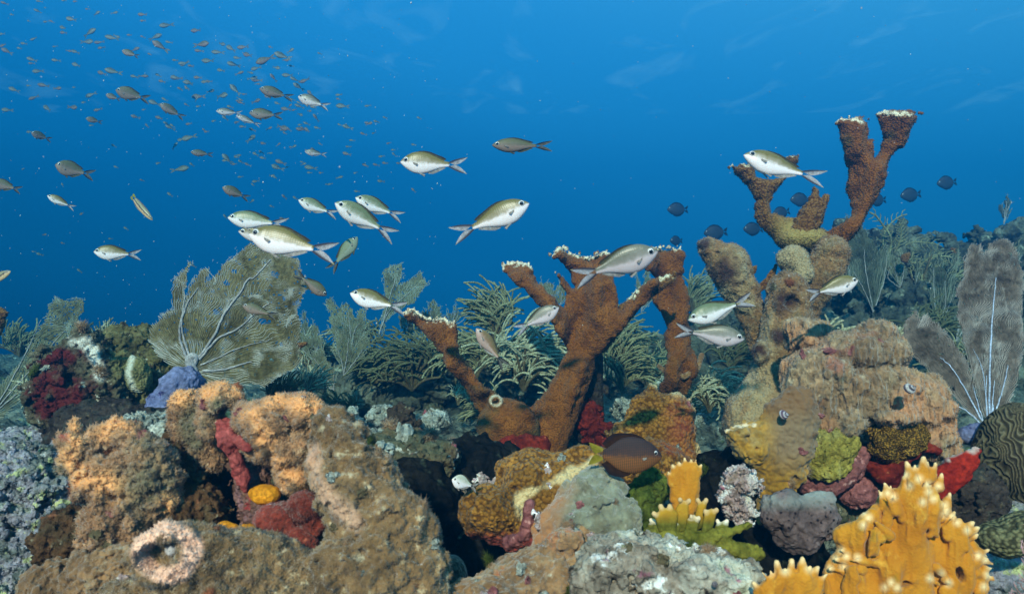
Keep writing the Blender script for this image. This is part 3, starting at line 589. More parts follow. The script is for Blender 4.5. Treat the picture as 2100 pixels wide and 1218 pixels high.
ORANGE = mat('orange_sponge', [(.66, .23, .012), (.82, .36, .02)], 40, speck=((.42, .12, .01), 100, .62, .70), bumps=[('n', 120, .6, .004)], rough=.6)
GREYSP = mat('grey_sponge', [(.085, .06, .058), (.165, .115, .108), (.19, .155, .15)], 14, cells=((.02, .012, .014), 95, .30, .16), bumps=[('n', 80, .7, .005), ('k', 30, .5, .01)], masks=((.27, .29, .26),))
BLUESP = mat('blue_sponge', [(.13, .15, .30), (.26, .29, .46)], 16, speck=((.04, .03, .13), 48, .60, .68), bumps=[('n', 70, .6, .007)])
BRAIN = mat('brain_coral', [(.07, .055, .028), (.12, .10, .05)], 10, bumps=[('n', 140, .4, .003)], masks=((.17, .14, .08), (.035, .027, .016)))
DOME = mat('green_dome_coral', [(.16, .15, .07), (.27, .25, .12)], 20, cells=((.06, .055, .025), 140, .35, .7), bumps=[('v', 140, .9, .005)])
GREENALG = mat('green_algae', [(.05, .08, .010), (.14, .17, .03)], 30, bumps=[('n', 90, 1, .008)])
BGROCK = mat('far_reef_rock', [(.035, .04, .035), (.11, .12, .09), (.22, .24, .18)], 7, speck=[((.34, .38, .28), 16, .60, .68), ((.02, .02, .02), 13, .58, .68)], bumps=[('n', 20, 1, .03), ('v', 50, .5, .01)])
SEABED = mat('seabed_rubble', [(.05, .06, .05), (.16, .18, .14), (.28, .31, .24)], 7, speck=[((.50, .54, .44), 22, .62, .68), ((.03, .03, .025), 15, .58, .68), ((.16, .22, .08), 9, .58, .70)], bumps=[('n', 26, 1, .03), ('v', 60, .6, .012)])
FANW = mat('fan_olive', [(.14, .12, .05), (.24, .21, .105)], 20, masks=((.54, .54, .47),), trans=.1)
FANV = mat('fan_vein', [(.36, .36, .36), (.50, .49, .47)], 40)
FANB = mat('fan_vein_blue', [(.40, .50, .70), (.55, .66, .80)], 40)
FANG = mat('fan_grey_green', [(.12, .10, .082), (.20, .17, .14)], 20, masks=((.40, .38, .35),), trans=.1)
FANF = mat('fan_far', [(.14, .15, .085), (.25, .26, .16)], 12, masks=((.42, .46, .36),), trans=.12)
FAND = mat('fan_dark', [(.065, .075, .05), (.12, .13, .085)], 12, masks=((.26, .29, .22),), trans=.1)
FANP = mat('fan_purple', [(.42, .20, .16), (.60, .34, .30)], 30, masks=((.66, .42, .44),), trans=.2)
ROD = mat('gorgonian_olive', [(.22, .22, .11), (.34, .35, .20)], 40, bumps=[('v', 260, .8, .003)], speck=((.46, .46, .30), 150, .56, .7))
RODP = mat('gorgonian_pale', [(.34, .36, .22), (.52, .54, .38)], 40, bumps=[('v', 260, .8, .003)])
RODD = mat('gorgonian_dark', [(.10, .11, .055), (.19, .20, .105)], 40, bumps=[('v', 260, .8, .003)])
STEMM = mat('gorgonian_stem', [(.10, .08, .04), (.18, .15, .08)], 40, bumps=[('n', 90, .6, .004)])
SHELLM = mat('snail_shell', [(.46, .42, .40), (.58, .54, .50)], 90, masks=((.06, .035, .06),), rough=.45)
SPECKM = mat('drifting_specks', [(.55, .58, .56), (.75, .75, .70)], 20)
mat('eye_ring', [(.72, .70, .66)], 10, rough=.25, spec=.6); mat('pupil', [(.006, .006, .008)], 10, rough=.12, spec=.8)
mat('pectoral', [(.42, .40, .36)], 10, masks=((.012, .01, .012),), trans=.5)
FINL = fin_mat('fin_pale', (.46, .42, .38), (.16, .12, .09), None); FINO = fin_mat('fin_olive', (.14, .13, .07), (.04, .035, .03), None)
TAILL = fin_mat('tail_pale', (.58, .54, .54), (.06, .055, .07), (.75, .62, .20)); TAILO = fin_mat('tail_olive', (.17, .16, .13), (.02, .018, .02), (.45, .42, .25))
FIND = fin_mat('fin_dark', (.022, .026, .03), (.015, .018, .02), None); FINY = fin_mat('fin_yellow', (.30, .24, .02), (.34, .27, .03), (.36, .3, .03)); FINB = fin_mat('fin_brown', (.05, .022, .012), (.022, .014, .016), None)
LOOKS = {
 'bright': (fish_mat('fish_bright', (.155, .125, .026), (.36, .30, .20), (.88, .78, .76)), FINL, TAILL),
 'green': (fish_mat('fish_green', (.135, .165, .075), (.32, .34, .24), (.84, .78, .76)), FINL, TAILL),
 'grey': (fish_mat('fish_grey', (.15, .145, .10), (.30, .27, .23), (.62, .52, .52)), FINL, TAILL),
 'dull': (fish_mat('fish_dull', (.085, .085, .03), (.13, .11, .07), (.24, .17, .13), rough=.6), FINO, TAILO),
 'tan': (fish_mat('fish_tan', (.20, .135, .05), (.30, .18, .10), (.52, .36, .30)), FINL, TAILO),
 'back': (fish_mat('fish_back', (.13, .17, .085), (.16, .20, .12), (.22, .26, .18), rough=.6), FINO, TAILO),
 'school': (fish_mat('fish_school', (.06, .08, .045), (.11, .13, .085), (.22, .24, .19), rough=.6), FINL, TAILL),
 'damsel': (fish_mat('fish_damsel', (.009, .005, .007), (.018, .010, .010), (.055, .026, .007), edge=(7.0, 4.5, 2.0), rough=.8, grid=True), FINB, FINY),
 'tang': (fish_mat('fish_tang', (.012, .02, .035), (.014, .024, .04), (.016, .026, .042), rough=.7), FIND, FIND),
 'wrasse': (fish_mat('fish_wrasse', (.30, .27, .14), (.02, .015, .03), (.60, .42, .22)), FINL, fin_mat('tail_yellow', (.45, .42, .06), (.3, .3, .05), None)),
 'white': (fish_mat('fish_white', (.44, .46, .36), (.68, .66, .60), (.85, .80, .82)), FINL, FINL),
}

# ------------------------------------------------------------------ seabed and water surface
def seabed_z(x, y):
    p = np.stack([x, y, 0 * x], -1); z = -0.47 + 0 * x
    z -= 0.16 * np.clip((1.75 - y) / .5, 0, 1); z += 0.10 * np.clip((x - .6) / 1.0, 0, 1) * np.clip(1 - np.abs(y - 3) / 3, 0, 1)
    z -= 0.20 * np.clip(y - 5.5, 0, 20) ** 1.15
    z += 0.05 * fbm(p, 1.6, 3, 1) + .035 * fbm(p, 6, 3, 2) + .018 * np.abs(fbm(p, 16, 2, 3)) * 2 + .008 * fbm(p, 45, 2, 4)
    return z
yy = np.concatenate([np.geomspace(.25, 7, 330), np.linspace(7.1, 13.2, 30)]); uu = np.linspace(-1.35, 1.35, 520)
Y, U = np.meshgrid(yy, uu, indexing='ij'); X = U * (Y + .35); vi = np.arange(X.size).reshape(X.shape)
Q = np.stack([vi[:-1, :-1], vi[:-1, 1:], vi[1:, 1:], vi[1:, :-1]], -1).reshape(-1, 4)
X = X + 0.006 * Y * fbm(np.stack([X, Y, 0 * X], -1), 12, 2, 6)
tag(obj('seabed', np.stack([X, Y, seabed_z(X, Y)], -1).reshape(-1, 3), [Q], SEABED, loc=(0, 3, -.47)), kind='structure')
wm = bpy.data.materials.new('water_surface'); wm.use_nodes = True; t = wm.node_tree; N = t.nodes; N.remove(N['Principled BSDF'])
co = N.new('ShaderNodeTexCoord'); mp = N.new('ShaderNodeMapping'); mp.inputs['Scale'].default_value = (.75, .42, 1); mp.inputs['Rotation'].default_value = (0, 0, R(14)); t.links.new(co.outputs['Object'], mp.inputs['Vector'])
nz = N.new('ShaderNodeTexNoise'); nz.inputs['Scale'].default_value = 1.0; nz.inputs['Detail'].default_value = 6; nz.inputs['Distortion'].default_value = 1.1; t.links.new(mp.outputs['Vector'], nz.inputs['Vector'])
mr = N.new('ShaderNodeMapRange'); mr.inputs['From Min'].default_value = .55; mr.inputs['From Max'].default_value = .86; mr.inputs['To Max'].default_value = .18; t.links.new(nz.outputs['Fac'], mr.inputs['Value'])
tr = N.new('ShaderNodeBsdfTransparent'); tl = N.new('ShaderNodeBsdfTranslucent'); tl.inputs['Color'].default_value = (.62, .85, .95, 1); ms = N.new('ShaderNodeMixShader')
t.links.new(mr.outputs['Result'], ms.inputs[0]); t.links.new(tr.outputs[0], ms.inputs[1]); t.links.new(tl.outputs[0], ms.inputs[2]); t.links.new(ms.outputs[0], N['Material Output'].inputs['Surface'])
gx, gy = np.meshgrid(np.linspace(-70, 70, 90), np.linspace(-12, 20, 50), indexing='ij'); vi = np.arange(gx.size).reshape(gx.shape)
Q = np.stack([vi[:-1, :-1], vi[:-1, 1:], vi[1:, 1:], vi[1:, :-1]], -1).reshape(-1, 4)
tag(obj('water_surface', np.stack([gx, gy, 5.0 + .06 * fbm(np.stack([gx, gy, 0 * gx], -1), .5, 2, 7)], -1).reshape(-1, 3), [Q], wm, loc=(0, 10, 5)), kind='structure')

# ------------------------------------------------------------------ elkhorn corals (middle and right)
def tipmask(lines, rad=9, extra=None):
    def f(V, Q):
        x, y = pix(V); d = np.full(len(V), 1e9, np.float32)
        for l in lines: d = np.minimum(d, line_dist(x, y, l))
        m = np.zeros((len(V), 3), np.float32); m[:, 0] = np.clip(1.25 - d / (rad * .55) + 1.1 * fbm(V, 150, 2, 4), 0, 1)
        if extra: extra(V, Q, x, y, m)
        return m
    return f
def knobs(lines, D, r=5,  step=7, dd=0, jy=4):
    out = []
    for l in lines:
        l = np.asarray(l, float); L = np.concatenate([[0], np.cumsum(np.linalg.norm(np.diff(l, axis=0), axis=1))])
        for s in np.arange(0, L[-1], step):
            x, y = np.interp(s, L, l[:, 0]), np.interp(s, L, l[:, 1]); q = r * RNG.uniform(.4, .78)
            out.append(E(x + RNG.normal(0, 1.5), y + RNG.normal(0, 2), D, q, q * 1.3, q, dd=dd + RNG.uniform(-jy, jy), k=2.5))
    return out
def elk_extra(y0, y1):
    def f(V, Q, x, y, m): m[:, 1] = np.clip((y - y0) / (y1 - y0), 0, 1) * np.clip(.5 + 1.4 * fbm(V, 9, 3, 31), 0, 1)
    return f
RID = [(1.6, .10, 2, 'n'), (.45, .5, 1, 'b')]
polyA = [(1027, 554), (1031, 538), (1052, 540), (1079, 538), (1090, 547), (1101, 570), (1115, 592), (1137, 612), (1152, 626), (1156, 610), (1149, 590), (1137, 568), (1140, 552), (1149, 556), (1162, 574), (1174, 586), (1169, 565), (1149, 543), (1128, 529), (1133, 513), (1151, 506), (1174, 518), (1205, 527), (1223, 522), (1237, 512), (1246, 513), (1253, 529), (1255, 570), (1264, 601), (1262, 628), (1268, 633), (1289, 600), (1303, 582), (1340, 566), (1366, 560), (1372, 570), (1358, 589), (1333, 604), (1308, 633), (1275, 668), (1249, 695), (1235, 720), (1222, 735), (1205, 765), (1190, 800), (1170, 840), (1150, 880), (1140, 925), (1065, 925), (1075, 880), (1085, 840), (1120, 795), (1150, 755), (1163, 728), (1150, 700), (1130, 670), (1118, 645), (1095, 620), (1070, 593), (1045, 575)]
tipsA = [[(1030, 552), (1034, 539), (1079, 539), (1089, 548)], [(1129, 526), (1135, 513), (1151, 507), (1174, 519), (1205, 528), (1225, 521), (1240, 512), (1250, 520)], [(1139, 558), (1142, 553)]]
elkA = empty('elkhorn_coral', P(1100, 915, 2.2), 'tall brown elkhorn coral with broad antler branches and white tips, middle of the reef', 'coral')
nb = lambda x, y, s=0: 30 * fbm(np.stack([x + s, y * .6, 0 * x], -1), .022, 2, 14)
bendA = lambda x, y: -0.25 * (x - 1180) * (np.asarray(x) > 1180) + nb(x, y) - 22 * np.clip((1160 - x) / 40, 0, 1) * (np.asarray(y) < 720)
lump('trunk', None, None, [PL(polyA, 2.2, 34, .75, bend=bendA, rag=3.0, k=8), CH([(1110, 930, 2.2, 44), (1150, 840, 2.2, 38), (1185, 750, 2.2, 34)], .9)] + knobs(tipsA, 2.2, 5), ELK, 2.4, 8, disp=RID, maskf=tipmask(tipsA, 9, elk_extra(860, 1000)), parent=elkA, fuzz=(9000, 2.4, .7))
tipsA2 = [[(1290, 612), (1310, 592), (1340, 574), (1372, 562)], [(1300, 605), (1330, 598)]]
lump('branch', 'side branch with curled whitish growing edge', None, [CH([(1225, 702, 2.2, 24, -4), (1262, 660, 2.2, 20, -14), (1300, 616, 2.2, 15, -30), (1338, 588, 2.2, 11, -44), (1368, 572, 2.2, 7, -50)], .9), E(1328, 592, 2.2, 34, 12, 22, 28, -40)] + knobs(tipsA2, 2.2, 6, 6, dd=-48, jy=9), ELK2, 2.4, 8, disp=RID, maskf=tipmask(tipsA2, 13), parent=elkA, fuzz=(2500, 3.2, .8))
polyL = [(826, 640), (844, 633), (866, 646), (889, 651), (911, 653), (928, 660), (934, 651), (940, 674), (944, 714), (957, 741), (988, 782), (1020, 809), (1056, 818), (1090, 830), (1110, 880), (1100, 925), (1040, 920), (997, 872), (970, 841), (957, 809), (934, 777), (912, 750), (905, 728), (875, 692), (850, 668), (830, 652)]
tipsL = [[(829, 641), (844, 635), (866, 647), (889, 653), (911, 655), (927, 662)]]
def holeL(V, Q, x, y, m):
    elk_extra(790, 930)(V, Q, x, y, m); d = np.hypot(x - 1017, (y - 821) * 1.1); m[:, 0] = np.maximum(m[:, 0], np.clip(1.4 - np.abs(d - 11) / 3, 0, 1) * (V[:, 1] < 2.17)); m[:, 1] = np.maximum(m[:, 1], ((x > 960) & (y > 790)) * np.clip(.35 + fbm(V, 12, 3, 3), 0, 1))
lump('branch', 'leaning branch with a flat white-edged end and a ring-shaped hole low on it', None, [PL(polyL, 2.15, 30, .8, bend=lambda x, y: .12 * (y - 800) + nb(x, y, 90), rag=2.5, k=8), E(1040, 872, 2.15, 62, 52, 52), E(1017, 821, 2.15, 15, 14, 10, 0, -27), E(1017, 821, 2.15, 8, 8, 22, 0, -34, True, 3)] + knobs(tipsL, 2.15, 5.5, 6, dd=-18), ELK, 2.4, 8, disp=RID, maskf=tipmask(tipsL, 10, holeL), parent=elkA, fuzz=(6500, 3.2, .8))
lump('branch', 'short hidden rear stem', None, [CH([(1215, 735, 2.3, 22), (1212, 800, 2.3, 24), (1208, 880, 2.3, 34)])], ROCKD, 3, 8, disp=RID, parent=elkA)  # dark rock colour puts the shade behind the trunk into this stem
polyT = [(1311, 548), (1325, 512), (1345, 506), (1372, 508), (1396, 505), (1407, 525), (1402, 545), (1407, 575), (1416, 610), (1414, 658), (1424, 715), (1432, 745), (1424, 775), (1408, 812), (1352, 812), (1352, 765), (1362, 722), (1361, 690), (1366, 668), (1352, 638), (1336, 614), (1341, 598), (1348, 575), (1336, 566)]
tipsT = [[(1326, 512), (1345, 507), (1372, 509), (1396, 506)]]
elkT = empty('elkhorn_coral', P(1385, 805, 2.35), 'straight brown elkhorn branch with white top edge and pale ring collar near its foot', 'coral')
lump('branch', None, None, [PL(polyT, 2.35, 30, .8, bend=nb, rag=2.5, k=8)] + knobs(tipsT, 2.35, 4.5), ELK, 2.6, 8, disp=RID, maskf=tipmask(tipsT, 8, elk_extra(700, 900)), parent=elkT, fuzz=(4000, 3.2, .8))
lump('collar', 'pale ring around the foot', None, [CH([(1350, 750, 2.35, 5, -6), (1366, 765, 2.35, 6, -29), (1395, 769, 2.35, 6, -33), (1424, 754, 2.35, 6, -24), (1438, 728, 2.35, 6, -4)], 1)], STALK, 2.6, 6, parent=elkT)
polyR = [(1700, 257), (1722, 248), (1742, 247), (1767, 257), (1770, 289), (1774, 286), (1782, 291), (1781, 328), (1788, 323), (1797, 294), (1784, 242), (1796, 235), (1826, 239), (1865, 242), (1865, 259), (1845, 303), (1823, 318), (1803, 367), (1791, 412), (1781, 441), (1762, 466), (1737, 505), (1722, 530), (1693, 535), (1675, 505), (1692, 478), (1732, 446), (1739, 431), (1732, 387), (1737, 353), (1717, 318), (1710, 299), (1707, 281)]
polyRl = [(1499, 340), (1520, 335), (1545, 340), (1551, 363), (1584, 365), (1600, 362), (1607, 345), (1612, 320), (1638, 318), (1636, 332), (1620, 360), (1589, 397), (1579, 417), (1584, 436), (1609, 441), (1633, 446), (1680, 470), (1693, 500), (1690, 520), (1640, 520), (1604, 510), (1579, 486), (1555, 461), (1545, 446), (1547, 412), (1535, 387), (1515, 367), (1503, 355)]
tipsR = [[(1699, 252), (1722, 242), (1742, 241), (1768, 250)], [(1784, 235), (1797, 229), (1826, 232), (1867, 236)]]
tipsRl = [[(1498, 338), (1520, 332), (1546, 337)], [(1612, 318), (1638, 315)]]
elkR = empty('elkhorn_coral', P(1690, 530, 2.0), 'tall forked brown elkhorn coral rising highest into open water on the right', 'coral')
def spotR(V, Q, x, y, m): m[:, 1] = .8 * np.clip(1.2 - np.minimum(np.hypot(x - 1738, y - 288), np.hypot(x - 1826, y - 278)) / 14, 0, 1)  # darker olive-brown spots on the two paddles
lump('branch', 'upright right-hand branch forking into two white-rimmed paddles', None, [PL(polyR, 2.0, 30, .8, bend=lambda x, y: .15 * (y - 500) + .7 * nb(x, y, 40), rag=2.5, k=8)] + knobs([[(x, y + 9) for x, y in l] for l in tipsR], 2.0, 4.5, 7, dd=-38), ELK, 2.4, 8, disp=RID, maskf=tipmask(tipsR, 8, spotR), parent=elkR, fuzz=(7000, 3.2, .8))
def oliveR(V, Q, x, y, m): m[:, 1] = np.clip((x - 1570) / 50, 0, 1) * np.clip((y - 425) / 40, 0, 1) * .8
lump('branch', 'low left-hand branch curving up to two small paddles', None, [PL(polyRl, 2.0, 27, .9, bend=lambda x, y: -.12 * (x - 1690) * 0, rag=2.5, k=8), E(1640, 490, 2.0, 52, 26, 45, 0, -8)] + knobs([[(x, y + 6) for x, y in l] for l in tipsRl], 2.0, 4.5), ELK2, 2.4, 8, disp=RID, maskf=tipmask(tipsRl, 8, oliveR), parent=elkR, fuzz=(6000, 3.5, .8))
lump('branch', 'dark stubby knob with thin pointed tips', None, [CH([(1645, 478, 1.97, 24), (1662, 445, 1.97, 25), (1670, 415, 1.97, 12), (1672, 388, 1.97, 5)]), CH([(1675, 430, 1.97, 14), (1690, 412, 1.97, 8), (1694, 402, 1.97, 5)])], ELK2, 2.4, 8, disp=[(3, .12, 2, 'n'), (1.2, .5, 1, 'b')], parent=elkR, fuzz=(1800, 3.2, .8))

# overgrown dead stems under the right elkhorn
def holes(hs, ch=1):
    def f(V, Q):
        x, y = pix(V); m = np.zeros((len(V), 3), np.float32)
        for hx, hy, hr in hs: m[:, ch] = np.maximum(m[:, ch], np.clip(1.6 - np.hypot(x - hx, y - hy) / hr + .5 * fbm(V, 60, 2, 5), 0, 1))
        m[:, 0] = .7 * np.clip(fbm(V, 10, 3, 8) * 1.5, 0, 1) ; return m
    return f
SW = [(4, .05, 3, 'n'), (1.5, .4, 1, 'b')]
lump_p((12, 4, 9), 'dead_coral_stem', 'thick upright brown stem overgrown with fuzz and marked by dark round pits', 'coral', [CH([(1575, 870, 1.85, 78), (1596, 770, 1.85, 56), (1610, 690, 1.85, 49), (1619, 620, 1.85, 46), (1616, 600, 1.85, 41)]), E(1548, 718, 1.85, 16, 22, 16, 0, -35), E(1560, 870, 1.85, 76, 90, 60), E(1650, 800, 1.8, 50, 60, 50), E(1640, 730, 1.82, 30, 30, 30), E(1610, 620, 1.85, 17, 17, 30, 0, -48, True, 6)], STALK, 2.8, 18, disp=SW, fuzz=(16000, 4, .8), maskf=holes([(1610, 620, 18), (1600, 690, 14), (1548, 718, 20)]))
lump_p((6, 4, 10), 'dead_coral_stem', 'left leaning fuzzy stump with a dark pointed tip', 'coral', [CH([(1438, 500, 1.95, 9), (1455, 510, 1.95, 22), (1492, 540, 1.95, 42), (1510, 580, 1.95, 38), (1535, 625, 1.95, 29), (1558, 670, 1.95, 30), (1575, 720, 1.95, 32)])], STALK, 2.8, 12, disp=SW, fuzz=(8000, 4, .8), maskf=holes([(1440, 500, 14), (1490, 560, 24)]))
lump('dead_coral_stem', 'rounded brown fuzzy head just under the tall forked elkhorn', 'coral', [CH([(1705, 520, 1.93, 36), (1690, 560, 1.93, 36), (1660, 610, 1.93, 30), (1635, 660, 1.93, 30)])], STALK, 2.8, 12, disp=SW, fuzz=(6500, 4.5, .8))
lump('dead_coral_stem', 'small grey fuzzy knob between the stump and the brown head', 'coral', [E(1626, 530, 1.9, 31, 24, 28), E(1640, 560, 1.9, 24, 26, 26)], STALK, 2.8, 12, disp=SW, fuzz=(2600, 4.5, .8), maskf=lambda V, Q: np.tile(np.array([[.8, 0, 0]], np.float32), (len(V), 1)))
for (pts, lab) in (([(1532, 545), (1558, 538), (1552, 560), (1540, 572)], 'thin dark leaf-like coral plate just right of the stump'), ([(1545, 590), (1570, 565), (1594, 530), (1598, 552), (1580, 590), (1558, 602)], 'dark slanting coral plate below the grey fuzzy knob')):
    lump('coral_plate', lab, 'coral', [PL(pts, 2.1, 8, .6, rag=2)], ELK2, 2.4, 4, disp=[(1.5, .2, 2, 'n')])

# ------------------------------------------------------------------ right-hand reef wall
lump_p((26, 6, 18), 'reef_rock', 'dark red and brown encrusted rock forming the wall under the tan mound', 'rock', [E(1760, 990, 1.66, 215, 125, 140), E(1830, 1090, 1.66, 230, 120, 120), E(1640, 1090, 1.66, 160, 130, 110), E(1880, 945, 1.55, 36, 26, 60, 0, -130, True)], ROCKC, 4, 20, warp=(16, .02, 3), disp=[(5, .06, 3, 'n')])
lump_p((18, 4, 11), 'tan_mound_coral', 'broad tan wrinkled coral mound with lobed overhanging front', 'coral', [E(1790, 806, 1.5, 116, 66, 70), E(1700, 772, 1.5, 66, 46, 60), E(1880, 828, 1.5, 66, 58, 64, 20), E(1912, 885, 1.5, 38, 58, 56), E(1800, 686, 1.52, 33, 27, 33), E(1770, 722, 1.52, 92, 42, 70), E(1690, 850, 1.5, 52, 40, 55), E(1665, 790, 1.52, 60, 70, 70), E(1935, 925, 1.5, 26, 40, 40), E(1655, 690, 1.6, 45, 40, 45), E(1730, 868, 1.46, 44, 26, 40), E(1830, 852, 1.45, 50, 20, 42)], WRINK, 2.6, 12, warp=(7, .035, 3), disp=[(5, .055, 2, 's'), (1.6, .22, 2, 's')], fuzz=(34000, 5, .9),
     maskf=lambda V, Q: np.stack([np.clip(fbm(V, 9, 3, 12) * 1.5, 0, 1), 0 * V[:, 0], 0 * V[:, 0]], 1))
lump_p((10, 3, 7), 'yellow_sponge', 'lumpy yellow-green sponge under the left edge of the tan mound', 'sponge', [E(1708, 912, 1.46, 50, 44, 42), E(1692, 958, 1.45, 46, 26, 36), E(1668, 930, 1.45, 24, 30, 28)], YELLOWSP, 2.4, 12, warp=(6, .05, 3), disp=[(2, .2, 2, 'n')])
lump('honeycomb_sponge', 'golden honeycombed sponge beneath the front lip of the tan mound', 'sponge', [E(1830, 900, 1.46, 52, 50, 40), E(1868, 888, 1.47, 32, 40, 34)], HONEY, 2.4, 12, warp=(10, .045, 3))
lump('pink_crust', 'pink coralline crust between the yellow sponge and the grey sponge', 'coral', [CH([(1650, 985, 1.47, 22), (1700, 992, 1.46, 26), (1745, 965, 1.46, 24), (1765, 935, 1.47, 18)], .9), E(1755, 1005, 1.5, 40, 34, 40)], PINK, 2.6, 12, warp=(6, .05, 3), disp=[(2, .2, 2, 'n')])
lump('red_crust', 'thin scarlet sponge crust edging the dark hollow below the honeycombed sponge', 'sponge', [CH([(1785, 958, 1.46, 12), (1815, 970, 1.46, 20), (1850, 950, 1.45, 13), (1885, 920, 1.45, 11), (1915, 918, 1.46, 13)]), CH([(1815, 975, 1.46, 18), (1845, 990, 1.47, 20)])], RED, 2.4, 8, warp=(4, .07, 3))
lump_p((22, 2, 5), 'grey_sponge', 'heart-shaped grey pitted sponge beside the big golden fire coral', 'sponge', [E(1608, 1056, 1.28, 46, 50, 34), E(1676, 1056, 1.28, 46, 50, 34), E(1642, 1088, 1.28, 60, 46, 34)], GREYSP, 2.4, 12, warp=(8, .035, 3), disp=[(1, .2, 2, 'n')], maskf=lambda V, Q: np.stack([np.clip((1050 - pix(V)[1]) / 40, 0, 1) * np.clip(.5 + fbm(V, 30, 2, 6), 0, 1), 0 * V[:, 0], 0 * V[:, 0]], 1))
polyM = [(1490, 905), (1487, 880), (1505, 872), (1540, 868), (1562, 850), (1585, 815), (1625, 790), (1665, 800), (1680, 850), (1676, 890), (1662, 945), (1632, 1000), (1600, 1040), (1580, 1085), (1552, 1075), (1560, 1010), (1540, 965), (1508, 935)]
tipsM = [[(1487, 884), (1505, 874), (1548, 870)]]
def mustx(V, Q, x, y, m): m[:, 1] = np.clip((x - 1565) / 40, 0, 1) * np.clip((985 - y) / 60, 0, 1); m[:, 2] = np.clip((870 - y) / 40, 0, 1) * np.clip((x - 1545) / 25, 0, 1)
lump_p((10, 4, 10), 'mustard_coral', 'mustard coral sheet with a pale scalloped crest, left of the yellow sponge', 'coral', [PL(polyM, 1.38, 44, .8, rag=3), E(1610, 950, 1.38, 36, 60, 34), E(1545, 920, 1.36, 22, 26, 26), E(1525, 890, 1.36, 26, 14, 16), E(1572, 955, 1.33, 11, 16, 30, 0, -40, True)] + knobs(tipsM, 1.38, 9, 15), MUST, 2.4, 12, warp=(6, .035, 3), disp=[(2, .09, 2, 'b')], maskf=tipmask(tipsM, 8, mustx))
lump('pink_knobby_coral', 'small knobbly pink and cream coral head behind the pale-tipped blades', 'coral', [E(1520, 985, 1.2, 32, 26, 28), E(1500, 1012, 1.2, 26, 26, 28), E(1515, 1045, 1.2, 30, 28, 28), E(1548, 995, 1.2, 14, 13, 14)], PINKROCK, 2.2, 8, warp=(9, .08, 3), disp=[(3, .2, 2, 'b')])
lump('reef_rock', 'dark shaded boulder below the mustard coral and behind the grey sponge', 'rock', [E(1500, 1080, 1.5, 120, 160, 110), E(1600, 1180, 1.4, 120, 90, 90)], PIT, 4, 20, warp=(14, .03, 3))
polyS = [(1868, 1000), (1905, 975), (1930, 945), (1970, 925), (2005, 908), (2012, 925), (2005, 960), (1985, 990), (1960, 1010), (1935, 1030), (1900, 1040)]
lump('red_sponge', 'bright scarlet sponge with a white-crusted upper rim, right of the fire coral', 'sponge', [PL(polyS, 1.25, 22, .8, rag=3)], mat('scarlet_sponge', [(.26, .016, .008), (.46, .032, .012)], 20, speck=((.12, .008, .006), 36, .58, .70), bumps=[('n', 70, .8, .008)], masks=((.62, .58, .48),)), 2.2, 8, disp=[(2, .12, 2, 'n')], maskf=lambda V, Q: np.stack([np.clip(1.6 - line_dist(*pix(V), [(1925, 940), (1975, 918), (2008, 908)]) / 10 + fbm(V, 60, 2, 3), 0, 1)] + [0 * V[:, 0]] * 2, 1))
lump_p((10, 4, 10), 'reef_rock', 'dark brown rock under the scarlet sponge beside the brain coral', 'rock', [E(1995, 1020, 1.3, 62, 66, 55), E(1960, 1060, 1.3, 50, 40, 50)], ROCKD, 2.8, 12, warp=(9, .05, 3), disp=[(3, .15, 2, 'n')])
lump('blue_sponge', 'small round blue sponge at the foot of the two-lobed sea fan', 'sponge', [E(1995, 893, 1.5, 30, 20, 28), E(2010, 880, 1.5, 22, 14, 20)], BLUESP, 2.4, 10, disp=[(2, .1, 2, 'n')])
def brain(V, Q):
    u_ = 1.42 / FP; n = fbm(V, 9, 2, 3); s = np.sin((V[:, 0] * .86 + V[:, 2] * .35 + .040 * n + .016 * fbm(V, 34, 2, 9)) * 2 * math.pi / (9.5 * u_)); return s
Vb, Qb = sdf_mesh([E(2085, 925, 1.42, 74, 100, 85, -20), E(2100, 980, 1.42, 70, 80, 80)], 2.2, 20, warp=(5, .02, 2)); sb = brain(Vb, Qb)
Vb = Vb + normals(Vb, Qb) * (np.sign(sb) * np.abs(sb) ** .6 * 2.0 * 1.42 / FP)[:, None]
tag(obj('brain_coral', Vb, [Qb], BRAIN, mask=np.stack([np.clip((sb - .55) * 3, 0, 1), np.clip((-sb - .2) * 2, 0, 1), 0 * sb], 1)), 'dark brain coral with pale winding ridges at the right edge', 'coral')
lump_p((8, 3, 7), 'dome_coral', 'low grey-green dome coral at the right edge below the brain coral', 'coral', [E(2065, 1105, 1.15, 62, 36, 50), E(2110, 1090, 1.15, 60, 40, 55)], DOME, 2.6, 10, warp=(4, .03, 2))
lump('reef_rock', 'dim greenish rock on the lower right behind the fire coral', 'rock', [E(2040, 1190, 1.3, 110, 90, 70), E(1985, 1075, 1.34, 40, 26, 40), E(2060, 1050, 1.4, 70, 30, 50)], ALGAE, 3.2, 14, warp=(9, .05, 3))

